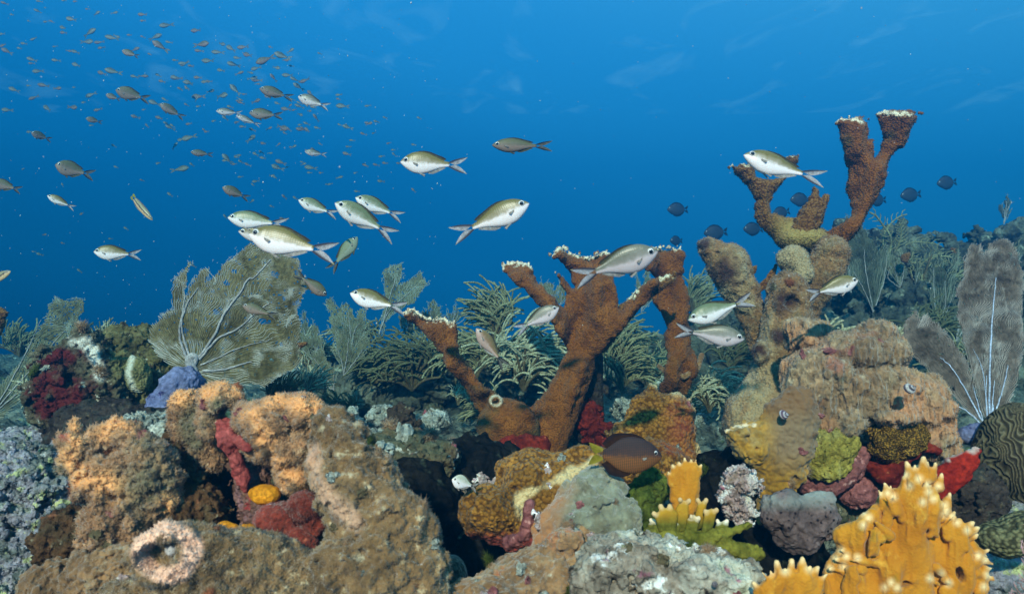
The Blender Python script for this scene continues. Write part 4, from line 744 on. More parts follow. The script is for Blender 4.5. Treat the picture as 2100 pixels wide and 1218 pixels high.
# fire corals: plates with fingered edges
def blade(name, label, poly, D, tips, Rm=16, flat=.8, holes_=(), m=FIRE, hpx=2.2, bend=None, ripple=9, group=None, green=None, base=None, tl=14, extra=()):
    pr = [PL(poly, D, Rm, flat, bend=bend or (lambda x, y: ripple * fbm(np.stack([x, y * .35, 0 * x], -1), .022, 2, 4)), rag=2, k=6)]
    if base: pr += base
    c = np.mean(poly, 0); ends = []; tips = [(*t_, 0) for t_ in tips]
    for (p_, dd_, t2) in extra: pr.append(PL(p_, D, 9, .9, bend=lambda x, y: 7 * np.sin(x * .06), rag=2, k=7, dd=dd_)); tips += [(*t_, dd_) for t_ in t2]
    for (x, y, r, dd_) in tips:
        d = np.array([x - c[0], (y - c[1])]); d[1] -= 60; d /= np.linalg.norm(d); d = d + RNG.normal(0, .16, 2); sh = RNG.uniform(-.5, .25) * tl; x, y = x + d[0] * sh, y + d[1] * sh; b0 = (x - d[0] * tl * 2.0, y - d[1] * tl * 2.0); q = RNG.uniform(-6, 6)
        pr.append(CH([(b0[0], b0[1], D, r * 1.5, dd_), (x, y, D, r * .33, q + dd_)], .9, 5)); ends.append((x, y))
    for (x, y, rx, ry) in holes_: pr.append(E(x, y, D, rx, ry, 80, 20, 0, True, 4))
    e = np.array(ends)
    def mk(V, Q):
        x, y = pix(V); d = np.min(np.hypot(x[:, None] - e[:, 0], y[:, None] - e[:, 1]), 1) if len(e) else 1e9 + 0 * x
        mm = np.zeros((len(V), 3), np.float32); mm[:, 0] = np.clip(1.1 - d / (tl * .8), 0, 1) ** 1.5
        if green: mm[:, 1] = np.clip(green(x, y), 0, 1)
        return mm
    return lump(name, label, 'coral', pr, m, hpx, 8, disp=[(2.6, .05, 2, 's'), (.5, .3, 2, 'n')], maskf=mk, group=group)
polyF = [(1700, 1300), (1690, 1210), (1703, 1165), (1723, 1132), (1712, 1110), (1716, 1089), (1748, 1064), (1768, 1048), (1802, 1035), (1815, 1012), (1850, 995), (1858, 970), (1880, 958), (1910, 955), (1922, 985), (1925, 1020), (1942, 1035), (1960, 1060), (1972, 1085), (1985, 1105), (2002, 1100), (2012, 1120), (2010, 1150), (2020, 1170), (2008, 1200), (2005, 1300)]
tipF = [(1862, 952, 8), (1876, 948, 8), (1893, 939, 9), (1907, 943, 8), (1917, 948, 7), (1857, 974, 7), (1934, 968, 8), (1926, 996, 7), (1813, 988, 8), (1800, 1000, 8), (1826, 998, 7), (1766, 1046, 7), (1950, 1012, 8), (1940, 1030, 7), (1965, 1045, 7), (1948, 1040, 7), (1998, 1070, 8), (2006, 1082, 7), (2014, 1092, 7), (1990, 1085, 7), (2030, 1128, 8), (2022, 1140, 7), (2034, 1162, 8), (2024, 1178, 7), (2018, 1202, 7), (1726, 1128, 8), (1716, 1145, 7), (1704, 1166, 8)]
blade('fire_coral', 'large golden fire coral blade with fingered cream edges in the lower right', polyF, .98, tipF, 26, .75, [(1949, 1165, 10, 20), (1838, 1184, 15, 8), (1895, 1095, 5, 11)], ripple=26, tl=17, extra=[([(1840, 1110), (1858, 1010), (1880, 985), (1900, 985), (1905, 1020), (1893, 1060), (1870, 1110)], -26, [(1866, 990, 6), (1884, 978, 7), (1903, 984, 6)]), ([(1790, 1100), (1800, 1060), (1808, 1020), (1825, 1010), (1834, 1040), (1815, 1100)], -20, [(1806, 1015, 6), (1818, 1003, 6), (1832, 1018, 6)]), ([(1925, 1130), (1935, 1070), (1948, 1050), (1965, 1068), (1972, 1110), (1945, 1150)], -24, [(1942, 1048, 6), (1957, 1052, 6), (1968, 1066, 6)]), ([(1970, 1240), (1985, 1180), (2000, 1150), (2018, 1150), (2020, 1200), (1998, 1240)], -24, [(2004, 1140, 6), (2021, 1148, 6), (2026, 1180, 6)]), ([(1720, 1260), (1716, 1190), (1730, 1150), (1748, 1140), (1752, 1180), (1745, 1260)], -20, [(1722, 1160, 6), (1736, 1140, 6), (1750, 1142, 6)]), ([(1880, 1090), (1888, 1040), (1900, 1015), (1916, 1018), (1920, 1050), (1908, 1095)], -34, [(1893, 1020, 5), (1905, 1008, 6), (1918, 1016, 5)]), ([(1760, 1130), (1768, 1085), (1782, 1068), (1794, 1080), (1788, 1130)], -30, [(1770, 1076, 5), (1784, 1064, 6)]), ([(1900, 1240), (1912, 1190), (1930, 1180), (1944, 1200), (1938, 1250)], -34, [(1914, 1188, 5), (1930, 1176, 6), (1944, 1194, 5)]), ([(1800, 1260), (1805, 1215), (1822, 1200), (1838, 1212), (1836, 1260)], -36, [(1808, 1208, 5), (1824, 1196, 6), (1838, 1208, 5)])])
blade('fire_coral', 'low golden fire coral fan cut by the bottom edge, left of the large blade', [(1545, 1300), (1542, 1215), (1560, 1190), (1585, 1175), (1600, 1168), (1630, 1168), (1655, 1170), (1680, 1180), (1690, 1205), (1685, 1300)], .9, [(1541, 1190, 8), (1565, 1175, 7), (1592, 1150, 10), (1580, 1172, 8), (1625, 1148, 10), (1610, 1166, 8), (1646, 1146, 10), (1662, 1160, 9), (1684, 1160, 10), (1690, 1180, 8)], 16, .8, ripple=12, tl=20)
blade('fire_coral', 'small upright golden fire coral blade behind the pale-tipped cluster', [(1376, 1060), (1371, 990), (1374, 962), (1390, 950), (1412, 947), (1432, 952), (1441, 970), (1440, 1005), (1430, 1060)], 1.16, [(1371, 970, 5), (1380, 955, 5), (1394, 945, 5), (1404, 938, 6), (1418, 941, 5), (1428, 943, 5), (1440, 950, 6)], 14, .8, ripple=8, tl=9)
gcl = [([(1352, 1085), (1345, 1050), (1358, 1035), (1376, 1034), (1388, 1048), (1384, 1090)], [(1347, 1046, 6), (1358, 1033, 7), (1372, 1032, 6)]), ([(1386, 1105), (1388, 1040), (1398, 1022), (1412, 1024), (1412, 1060), (1404, 1110)], [(1396, 1020, 6), (1410, 1022, 6)]),
       ([(1418, 1090), (1428, 1030), (1440, 1018), (1447, 1028), (1440, 1075)], [(1432, 1020, 6), (1445, 1020, 6)]), ([(1438, 1095), (1446, 1042), (1460, 1038), (1470, 1046), (1464, 1075), (1452, 1100)], [(1448, 1042, 5), (1466, 1040, 6)]), ([(1372, 1095), (1380, 1062), (1394, 1068), (1392, 1100)], [(1384, 1062, 6)]), ([(1326, 1104), (1330, 1072), (1340, 1058), (1352, 1066), (1352, 1104)], [(1336, 1060, 5), (1347, 1061, 5)]), ([(1404, 1115), (1410, 1062), (1424, 1050), (1434, 1064), (1425, 1118)], [(1418, 1053, 5), (1430, 1056, 5)]), ([(1455, 1115), (1466, 1070), (1482, 1060), (1492, 1072), (1476, 1118)], [(1472, 1062, 5), (1487, 1062, 5)])]
gr = empty('leafy_fire_coral', P(1420, 1130, 1.06), 'cluster of yellow-green coral blades with cream tips beside the small golden blade', 'coral')
for i, (pl_, tp_) in enumerate(gcl):
    c = np.mean(pl_, 0); pl_ = [(c[0] + (x - c[0]) * 1.35, c[1] + (y - c[1]) * 1.08 + 4) for x, y in pl_]; tp_ = [(c[0] + (x - c[0]) * 1.3, c[1] + (y - c[1]) * 1.08 + 5, r * .8) for x, y, r in tp_]
    c = np.mean(pl_, 0); pr = [PL(pl_, 1.06 + .012 * (i % 3), 9, .8, bend=lambda x, y: 6 * np.sin(x * .05 + i), k=4)] + [E(x, y + 3, 1.06 + .012 * (i % 3), r, r * 1.2, r) for x, y, r in tp_]; e = np.array([(x, y) for x, y, _ in tp_])
    lump('blade', None, None, pr, GREENBLADE, 2.0, 5, parent=gr, maskf=lambda V, Q: np.stack([np.clip(1.5 - np.min(np.hypot(pix(V)[0][:, None] - e[:, 0], pix(V)[1][:, None] - e[:, 1]), 1) / 9, 0, 1), np.clip((1075 - pix(V)[1]) / 30, 0, .75), 0 * V[:, 0]], 1))
lump('base', None, None, [CH([(1305, 1108, 1.06, 14), (1345, 1098, 1.06, 20), (1400, 1118, 1.06, 30), (1455, 1112, 1.06, 26), (1500, 1128, 1.06, 18), (1548, 1136, 1.06, 17)], .9), CH([(1460, 1102, 1.06, 14), (1500, 1090, 1.06, 10), (1532, 1076, 1.06, 8)]), E(1420, 1150, 1.06, 80, 30, 40)], GREENBLADE, 2.2, 8, warp=(5, .05, 3), disp=[(2, .12, 2, 'n')], parent=gr)

# ------------------------------------------------------------------ middle foreground
polyG = [(945, 1050), (955, 1022), (1000, 1002), (1025, 985), (1030, 952), (1045, 935), (1078, 925), (1130, 932), (1200, 918), (1240, 922), (1255, 970), (1220, 1020), (1160, 1060), (1110, 1095), (1060, 1112), (1005, 1100), (960, 1085)]
lump_p((8, 4, 9), 'golden_plate_coral', 'golden-brown polyp-covered coral shelf overhanging the dark hollow', 'coral', [PL(polyG, 1.3, 58, .95, bend=lambda x, y: -.35 * (y - 960)), E(1010, 1045, 1.25, 62, 52, 55), E(1090, 965, 1.34, 70, 42, 60)], GOLD, 2.4, 14, warp=(8, .03, 3), disp=[(2, .05, 2, 'n'), (1.1, .5, 1, 'b')], fuzz=(9000, 2.6, .7),
     maskf=lambda V, Q: np.stack([np.clip(1.3 - line_dist(*pix(V), [(1215, 945), (1150, 985), (1070, 1015), (1080, 1060), (1105, 1080)]) / 11 + .7 * fbm(V, 40, 3, 3), 0, 1), np.clip((pix(V)[1] - 1085) / 20, 0, 1), 0 * V[:, 0]], 1))
polyH = [(1335, 782), (1348, 788), (1358, 800), (1395, 802), (1415, 815), (1428, 832), (1428, 900), (1440, 945), (1446, 985), (1415, 1000), (1370, 1010), (1320, 1010), (1275, 970), (1240, 910), (1236, 888), (1285, 855), (1300, 822), (1325, 800)]
lump_p((6, 4, 8), 'plate_coral', 'upright golden shield of polyp coral behind the dark yellow-tailed fish', 'coral', [PL(polyH, 1.55, 36, .8, bend=lambda x, y: .3 * (900 - y), rag=4), E(1330, 960, 1.5, 90, 60, 60)], GOLD, 2.4, 12, warp=(5, .04, 3), disp=[(2, .06, 2, 'n'), (1.1, .5, 1, 'b')], fuzz=(9000, 2.6, .7),
     maskf=lambda V, Q: np.stack([np.clip(1.3 - line_dist(*pix(V), [(1335, 782), (1410, 812), (1430, 840), (1440, 950)]) / 8 + .6 * fbm(V, 50, 2, 3), 0, 1), .5 * np.clip(1.4 - np.hypot((pix(V)[0] - 1400) / 40, (pix(V)[1] - 880) / 60) + .5 * fbm(V, 30, 2, 5), 0, 1), 0 * V[:, 0]], 1))
lump('red_sponge', 'red sponge crust lying along the foot of the central elkhorn', 'sponge', [CH([(1035, 918, 1.95, 20), (1080, 912, 1.95, 22), (1115, 912, 1.95, 16)], .9)], RED, 2.4, 8, warp=(4, .06, 3))
lump('red_sponge', 'red sponge wrapped around the rear stem right of the elkhorn trunk', 'sponge', [CH([(1208, 842, 2.25, 22), (1210, 872, 2.25, 27), (1226, 900, 2.25, 20)], 1), E(1243, 882, 2.22, 14, 12, 14)], RED, 2.4, 8, warp=(9, .08, 3), disp=[(3, .2, 2, 'n')])
lump_p((9, 3, 8), 'mossy_boulder', 'smooth grey-green algae-covered boulder below the dark yellow-tailed fish', 'rock', [E(1220, 1045, 1.14, 78, 74, 80), E(1170, 1085, 1.12, 76, 62, 70), E(1270, 1090, 1.12, 50, 60, 60)], GREY, 2.6, 18, warp=(13, .028, 4), disp=[(1.5, .15, 2, 'n')], fuzz=(9000, 2.4, .6), maskf=lambda V, Q: np.stack([np.clip((1175 - pix(V)[0]) / 50 + .6 * fbm(V, 25, 2, 4), 0, 1), 0 * V[:, 0], 0 * V[:, 0]], 1))
lump_p((16, 4, 12), 'turf_rock', 'orange-brown turf slope rising from the bottom edge in the centre', 'rock', [E(1100, 1200, 1.05, 150, 72, 90, 18), E(1160, 1140, 1.08, 70, 48, 60, 30), E(1000, 1240, 1.0, 110, 50, 70), E(1162, 1105, 1.04, 34, 26, 30), E(1130, 1140, 1.0, 14, 9, 20, 20, -60, True)], TURF, 2.6, 16, warp=(9, .04, 3), disp=[(3, .1, 2, 'n')], fuzz=(9000, 2.8, .7))
lump_p((20, 4, 12), 'pale_crusted_rock', 'white and pink crusted rock along the bottom edge, left of the golden fire coral', 'rock', [E(1330, 1160, 1.0, 150, 58, 90, -6), E(1420, 1190, .98, 150, 60, 80), E(1250, 1200, 1.0, 80, 70, 80)], mat('grey_crusted_rock', [(.13, .10, .065), (.30, .25, .19), (.46, .46, .37), (.33, .36, .23)], 9, speck=[((.72, .72, .66), 24, .58, .66), ((.32, .14, .17), 20, .60, .68), ((.04, .028, .02), 30, .62, .70), ((.30, .36, .12), 15, .60, .70)], bumps=[('n', 40, 1, .012), ('v', 110, .5, .005)]), 2.4, 16, warp=(14, .03, 4), disp=[(4, .08, 3, 'n'), (1, .25, 2, 'n')])
lump('pink_finger_coral', 'short pink knobby finger between the golden shelf and the turf slope', 'coral', [CH([(1086, 1035, 1.12, 11), (1082, 1062, 1.12, 12), (1074, 1100, 1.12, 11), (1045, 1112, 1.14, 14)])], PINK, 2.2, 6, warp=(3, .08, 2), fuzz=(900, 2.5, .6))
lump('green_sponge', 'small dark green ball sponge in the shadowed gap at the bottom', 'sponge', [E(925, 1182, 1.12, 34, 44, 36)], mat('dark_green_sponge', [(.035, .05, .035), (.07, .09, .06)], 30, bumps=[('v', 200, .8, .003)], sheen=.3), 2.4, 8, disp=[(1.5, .1, 2, 'n')])
lump('algae_tuft', 'green algae clump hanging below the belly of the dark fish', 'algae', [E(1318, 1040, 1.2, 36, 60, 40), E(1340, 1000, 1.22, 30, 40, 36)], GREENALG, 2.6, 10, warp=(8, .06, 3), fuzz=(3000, 4, .7))
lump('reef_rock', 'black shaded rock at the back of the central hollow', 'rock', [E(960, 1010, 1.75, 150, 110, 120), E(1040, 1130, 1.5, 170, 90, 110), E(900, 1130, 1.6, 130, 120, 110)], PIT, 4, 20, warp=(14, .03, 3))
lump_p((12, 5, 12), 'reef_rock', 'grey-green rock with pinkish crust, in front of the pale rubble', 'rock', [E(840, 930, 1.62, 105, 44, 80, -5), E(770, 960, 1.6, 80, 60, 70), E(850, 968, 1.6, 68, 50, 66), E(800, 1010, 1.55, 80, 60, 60)], ROCKC, 2.8, 14, warp=(10, .05, 3), disp=[(4, .12, 3, 'n')])
# rubble
for i, (lab, m_, pr) in enumerate((('jagged blue-white rubble rock left of the brown one', PALEROCK, [E(785, 858, 2.1, 30, 25, 28, 30), E(768, 882, 2.1, 24, 18, 22)]), ('flat bluish-white rubble rock lowest of the pale rocks', PALEROCK, [E(770, 898, 2.0, 34, 16, 26, -10)]), ('brown-black rubble rock between two bluish-white ones', BROWNROCK, [E(824, 868, 2.0, 32, 34, 30), E(815, 895, 2.0, 28, 18, 26)]), ('bluish-white rubble rock with green fuzz right of the brown one', PALEROCK, [E(890, 868, 2.05, 34, 22, 28, 12), E(862, 884, 2.05, 26, 18, 24)]), ('small pale rubble rock standing apart on the left', PALEROCK, [E(722, 860, 2.05, 17, 20, 18)]), ('pale rubble rock beside the golden upright shield', PALEROCK, [E(1278, 838, 2.3, 22, 18, 20)]))):
    lump('rubble_rock', lab, 'rock', pr, m_, 2.4, 8, warp=(9, .07, 3), disp=[(2, .25, 2, 'r')])

# ------------------------------------------------------------------ left foreground
lump_p((22, 5, 14), 'reef_rock', 'brown turf-covered rock joining the lobed coral, the finger coral and the tube', 'rock', [E(375, 960, 1.16, 52, 90, 60), E(400, 1060, 1.1, 60, 56, 60), E(350, 1080, 1.08, 60, 50, 50), E(420, 900, 1.2, 40, 40, 40), E(150, 1110, 1.14, 70, 60, 60)], mat('dark_brown_turf', [(.04, .024, .013), (.12, .062, .028), (.08, .07, .04)], 16, speck=[((.24, .10, .05), 22, .58, .68), ((.34, .30, .20), 60, .60, .70)], bumps=[('n', 60, 1, .012)], masks=(None, None, (.24, .13, .06))), 2.6, 20, warp=(14, .045, 4), disp=[(4, .12, 3, 'n')], fuzz=(12000, 5, .9))
lump_p((16, 5, 14), 'reef_rock', 'purple-brown crusted rock between the arched coral and the big olive hump', 'rock', [E(640, 1000, 1.14, 70, 80, 60), E(680, 1090, 1.1, 70, 70, 60), E(560, 1150, 1.08, 90, 50, 50)], ROCKC, 2.6, 18, warp=(14, .045, 4), disp=[(4, .12, 3, 'n')], fuzz=(5000, 5, .9))
lump('reef_rock', 'shade-coloured rock filling the hollow behind the tan corals on the left', 'rock', [E(450, 1030, 1.32, 130, 140, 90), E(640, 1100, 1.3, 180, 140, 90), E(300, 1150, 1.3, 180, 110, 90), E(840, 1060, 1.45, 120, 110, 90)], PIT, 4, 20, warp=(14, .03, 3))
lump_p((26, 6, 16), 'algae_rock', 'pale green and lavender algae-crusted rock in the bottom left corner', 'rock', [E(60, 1020, 1.35, 130, 100, 110), E(110, 1100, 1.32, 110, 90, 90), E(20, 1180, 1.3, 130, 90, 90), E(150, 1050, 1.33, 50, 60, 50)], ALGAE, 2.8, 16, warp=(20, .04, 4), disp=[(7, .09, 3, 'n'), (3, .25, 2, 'r')])
lump('algae_rock', 'teal algae-covered ledge at the left edge above the lavender rock', 'rock', [E(40, 940, 1.8, 120, 60, 90), E(130, 930, 1.8, 70, 50, 70)], ALGAE, 3, 14, warp=(10, .05, 3), disp=[(3, .15, 2, 'n')])
def tanmask(edge, r, green=None):
    def f(V, Q):
        x, y = pix(V); m = np.zeros((len(V), 3), np.float32); d = np.full(len(V), 1e9, np.float32)
        for l in edge: d = np.minimum(d, line_dist(x, y, l))
        m[:, 0] = np.clip(1.25 - d / r + .5 * fbm(V, 40, 3, 4), 0, 1)
        if green: m[:, 1] = np.clip(1.5 - np.hypot((x - green[0]) / green[2], (y - green[1]) / green[3]) + .5 * fbm(V, 30, 2, 4), 0, .85)
        return m
    return f
lump_p((18, 5, 13), 'lobed_tan_coral', 'tan lobed coral with fuzzy orange rims, leftmost of the foreground corals', 'coral', [E(162, 930, 1.04, 26, 52, 30, 12), E(158, 890, 1.04, 10, 24, 14), E(196, 902, 1.05, 28, 34, 30), E(246, 900, 1.06, 42, 36, 36), E(285, 975, 1.06, 72, 82, 60), E(205, 985, 1.04, 46, 52, 46), E(220, 1080, 1.03, 46, 66, 46), E(322, 1005, 1.06, 42, 70, 46), E(262, 1060, 1.04, 46, 46, 42), E(228, 998, 1.03, 15, 13, 26, 0, -42, True, 5), E(285, 1030, 1.0, 20, 9, 16, 20, -40, True, 4)], FUZZ, 2.3, 7, warp=(12, .045, 4), disp=[(4, .07, 2, 'r'), (1.4, .3, 1, 'b')], fuzz=(34000, 7, 1.05, dict(dirv=(0, 0, .25))),
     maskf=tanmask([[(158, 880), (140, 930), (165, 980), (210, 990), (260, 1010)], [(215, 890), (240, 868), (272, 885)], [(320, 955), (335, 1000), (345, 1040)]], 26, (300, 985, 55, 70)))
lump_p((6, 4, 9), 'brown_finger_coral', 'rough brown finger of coral just left of the arched fuzzy coral', 'coral', [CH([(382, 832, 1.15, 30), (390, 870, 1.15, 38), (412, 905, 1.15, 36), (440, 940, 1.15, 26)])], FUZZ, 2.3, 10, warp=(5, .07, 3), disp=[(4, .14, 2, 'b')], fuzz=(6000, 8, 1.1), maskf=tanmask([[(365, 815), (400, 808)]], 26, (395, 895, 26, 50)))
lump_p((12, 5, 11), 'arched_fuzzy_coral', 'tan fuzzy coral with an arch-shaped opening and two swollen lobes', 'coral', [E(452, 822, 1.1, 42, 36, 36), E(430, 860, 1.1, 22, 40, 28), E(498, 860, 1.08, 22, 30, 26), E(552, 868, 1.07, 58, 48, 52), E(612, 850, 1.08, 52, 40, 46), E(600, 910, 1.08, 52, 52, 50), E(612, 960, 1.09, 42, 52, 46), E(550, 905, 1.08, 50, 44, 44), E(580, 830, 1.08, 18, 16, 20), E(466, 850, 1.1, 17, 26, 60, 12, -10, True, 6), E(627, 868, 1.04, 19, 11, 22, -28, -30, True, 5)], FUZZ, 2.3, 7, warp=(6, .045, 3), disp=[(3, .07, 2, 'r'), (1.3, .3, 1, 'b')], fuzz=(34000, 7, 1.05, dict(dirv=(-.25, 0, .15))),
     maskf=tanmask([[(425, 805), (450, 792), (480, 800)], [(520, 850), (545, 905)], [(560, 825), (640, 830), (655, 850)], [(575, 950), (610, 1000)]], 24))
lump_p((22, 5, 13), 'olive_lobe_coral', 'big smooth olive-brown coral hump sloping down to the bottom centre', 'coral', [E(692, 905, 1.02, 50, 62, 50, 10), E(740, 1010, 1.0, 82, 120, 75, 28), E(800, 1110, .98, 92, 130, 80, 30), E(840, 1220, .97, 82, 110, 80), E(700, 960, 1.01, 56, 80, 60), E(730, 1180, .95, 130, 85, 80)], OLIVE, 2.6, 22, warp=(13, .032, 4), disp=[(2.5, .06, 2, 'n'), (1.4, .25, 1, 'b')], fuzz=(46000, 5.5, .95), maskf=lambda V, Q: tanmask([[(640, 930), (650, 985), (690, 1035), (720, 1070)]], 20)(V, Q) * np.array([.42, 1, 1], np.float32))
def ringm(V, Q):
    x, y = pix(V); d = np.hypot((x - 343) / 58, (y - 1132) / 52); m = np.zeros((len(V), 3), np.float32); m[:, 0] = np.clip(2.1 - np.abs(d - .90) * 4.6 + .35 * fbm(V, 50, 2, 3), 0, 1) * (x < 425); m[:, 1] = 0; return m
lump_p((12, 4, 10), 'tube_coral', 'fat olive tube lying on its side with a glowing ring-shaped fuzzy mouth', 'coral', [CH([(352, 1132, .9, 60), (430, 1150, .92, 66), (520, 1175, .94, 82), (620, 1225, .95, 85)]), E(345, 1132, .9, 60, 55, 30, 20, -36), E(342, 1128, .9, 41, 37, 62, 15, -66, True, 8), E(430, 1230, .9, 120, 50, 60), E(300, 1225, .92, 90, 40, 50)], OLIVE, 2.4, 14, warp=(8, .045, 3), disp=[(2.5, .07, 2, 'n'), (1.3, .3, 1, 'b')], fuzz=(48000, 8, 1.1), maskf=ringm)
lump('snail', 'tiny pale shell sitting in the mouth of the ring-shaped tube', 'snail', [CH([(352, 1126, .885, 13), (366, 1110, .885, 10), (374, 1098, .885, 5)])], SHELLM, 1.6, 4)
lump_p((12, 5, 12), 'brown_rock', 'brown turf-covered rock at the bottom left below the lobed coral', 'rock', [E(225, 1180, 1.0, 92, 62, 60), E(110, 1200, 1.05, 70, 44, 50), E(320, 1200, .98, 60, 40, 40)], TURF, 2.6, 14, warp=(9, .05, 3), disp=[(4, .1, 3, 'n')], fuzz=(9000, 4, .75))
lump('coral_stalk', 'purple-brown crusted stalk carrying the orange sponges', 'rock', [CH([(505, 930, 1.14, 34), (530, 1000, 1.14, 46), (560, 1070, 1.14, 60), (600, 1130, 1.12, 60)]), E(650, 1050, 1.12, 52, 50, 50), E(690, 1075, 1.1, 40, 30, 36)], mat('purple_crust', [(.06, .03, .025), (.17, .09, .06), (.24, .13, .14)], 25, speck=[((.45, .38, .26), 60, .6, .7), ((.35, .05, .05), 30, .6, .68)], bumps=[('n', 60, 1, .01)]), 2.4, 12, warp=(9, .06, 3), disp=[(3, .2, 2, 'n')], fuzz=(5000, 4, .7))
lump('red_branch_sponge', 'pinkish-red sponge filling the arch and trailing down the stalk', 'sponge', [CH([(462, 872, 1.09, 17), (470, 905, 1.07, 22), (482, 935, 1.07, 12), (498, 985, 1.08, 15), (500, 1000, 1.08, 9)]), CH([(470, 895, 1.07, 15), (510, 915, 1.05, 9)])], mat('rose_sponge', [(.30, .05, .045), (.48, .12, .10)], 40, speck=[((.75, .55, .45), 80, .66, .72)], bumps=[('n', 90, .8, .006)]), 2.0, 6, warp=(4, .09, 3))
lump('orange_sponge', 'bright orange egg-shaped sponge stuck to the purple-brown stalk', 'sponge', [E(543, 1013, 1.06, 32, 20, 24, -4)], ORANGE, 1.8, 6, warp=(2, .06, 2))
lump('orange_sponge', 'smaller dull orange sponge just above the olive tube', 'sponge', [E(466, 1082, 1.0, 21, 13, 16), E(505, 1088, 1.0, 16, 14, 16)], ORANGE, 1.8, 6, warp=(3, .08, 2))
lump('red_ball_sponge', 'dark red fuzzy sponge mass below the orange egg-shaped sponge', 'sponge', [E(568, 1072, 1.05, 48, 42, 42), E(612, 1108, 1.04, 44, 30, 36, -20), E(600, 1140, 1.03, 40, 26, 32, -40)], REDDK, 2.2, 12, warp=(4, .05, 2), fuzz=(9000, 3, .6))
lump('red_ball_sponge', 'smaller reddish fuzzy ball right of the orange egg-shaped sponge', 'sponge', [E(624, 1038, 1.04, 32, 30, 30), E(640, 1075, 1.05, 30, 26, 28)], REDDK, 2.2, 10, warp=(4, .06, 2), fuzz=(6000, 5, .6))

# left middle distance: maroon rock, olive lumps, blue sponge
def marm(V, Q):
    x, y = pix(V); m = np.zeros((len(V), 3), np.float32); n = fbm(V, 22, 3, 3)
    m[:, 0] = np.clip(1.7 - np.hypot((x - 125) / 50, (y - 800) / 58) * 1.4 + 1.6 * n, 0, 1); m[:, 1] = np.clip(1.3 - line_dist(x, y, [(145, 700), (178, 700), (195, 730), (205, 770)]) / 10 + .8 * n, 0, 1)
    m[:, 2] = np.clip((x - 215) / 20, 0, 1) * np.clip((800 - y) / 40, 0, 1) * np.clip(.8 + n, 0, 1); return m
lump_p((14, 5, 12), 'encrusted_rock', 'maroon and brown encrusted rock head at the left under the pale sea fan', 'rock', [E(150, 785, 1.85, 72, 80, 80), E(180, 735, 1.85, 48, 54, 60), E(215, 800, 1.85, 70, 80, 80), E(140, 830, 1.85, 60, 50, 70), E(110, 740, 1.85, 30, 26, 40)], MAROON, 2.5, 14, warp=(14, .05, 3), disp=[(5, .1, 3, 'n'), (2.5, .25, 2, 'r')], maskf=marm)
lump_p((14, 5, 12), 'encrusted_rock', 'olive-brown algae-covered rock just left of the big sea fan', 'rock', [E(262, 710, 1.95, 66, 42, 60), E(300, 760, 1.9, 50, 46, 56), E(285, 800, 1.9, 60, 50, 60), E(340, 740, 1.95, 40, 40, 50)], mat('olive_rock', [(.06, .05, .025), (.15, .135, .05), (.22, .20, .10)], 16, speck=[((.42, .42, .34), 44, .62, .7), ((.03, .02, .02), 30, .6, .7)], bumps=[('n', 50, 1, .012), ('v', 110, .5, .005)]), 2.5, 14, warp=(9, .05, 3), disp=[(3, .15, 3, 'n')])
lump('olive_plate_coral', 'rounded olive coral plate edged in pale cream in front of the algae-covered rock', 'coral', [E(283, 768, 1.78, 24, 40, 26, 12)], mat('olive_coral', [(.15, .14, .05), (.24, .22, .09)], 25, bumps=[('v', 150, .8, .005)], masks=((.55, .55, .42),)), 2.2, 6, warp=(3, .06, 2), maskf=lambda V, Q: np.stack([np.clip(1.3 - line_dist(*pix(V), [(272, 730), (262, 765), (275, 800), (295, 815)]) / 7, 0, 1)] + [0 * V[:, 0]] * 2, 1))
lump('blue_sponge', 'lavender-blue encrusting sponge slope under the base of the big sea fan', 'sponge', [E(362, 800, 1.72, 36, 50, 46, -28), E(335, 838, 1.7, 34, 40, 44, -20), E(385, 790, 1.74, 30, 34, 36)], BLUESP, 2.3, 14, warp=(4, .05, 3), disp=[(1.5, .2, 2, 'n')])
lump('pale_crusted_rock', 'pale mint crusted rock between the lobed coral and the blue sponge', 'rock', [E(310, 872, 1.35, 48, 24, 40), E(345, 885, 1.33, 36, 24, 36), E(275, 860, 1.36, 16, 12, 16)], PALEROCK, 2.2, 8, warp=(9, .08, 3), disp=[(3, .25, 2, 'r')])
lump('reef_rock', 'deep brown rock foot below the maroon head', 'rock', [E(210, 880, 1.75, 110, 60, 80), E(340, 900, 1.55, 90, 60, 70)], ROCKD, 3, 14, warp=(9, .05, 3))
lump('coral_plate', 'dark curved coral lip cut off by the left edge', 'coral', [PL([(-30, 640), (0, 630), (26, 638), (14, 655), (5, 690), (-30, 720)], 2.2, 14, .8, rag=3)], ELK2, 2.6, 6, disp=[(2, .1, 2, 'n')])

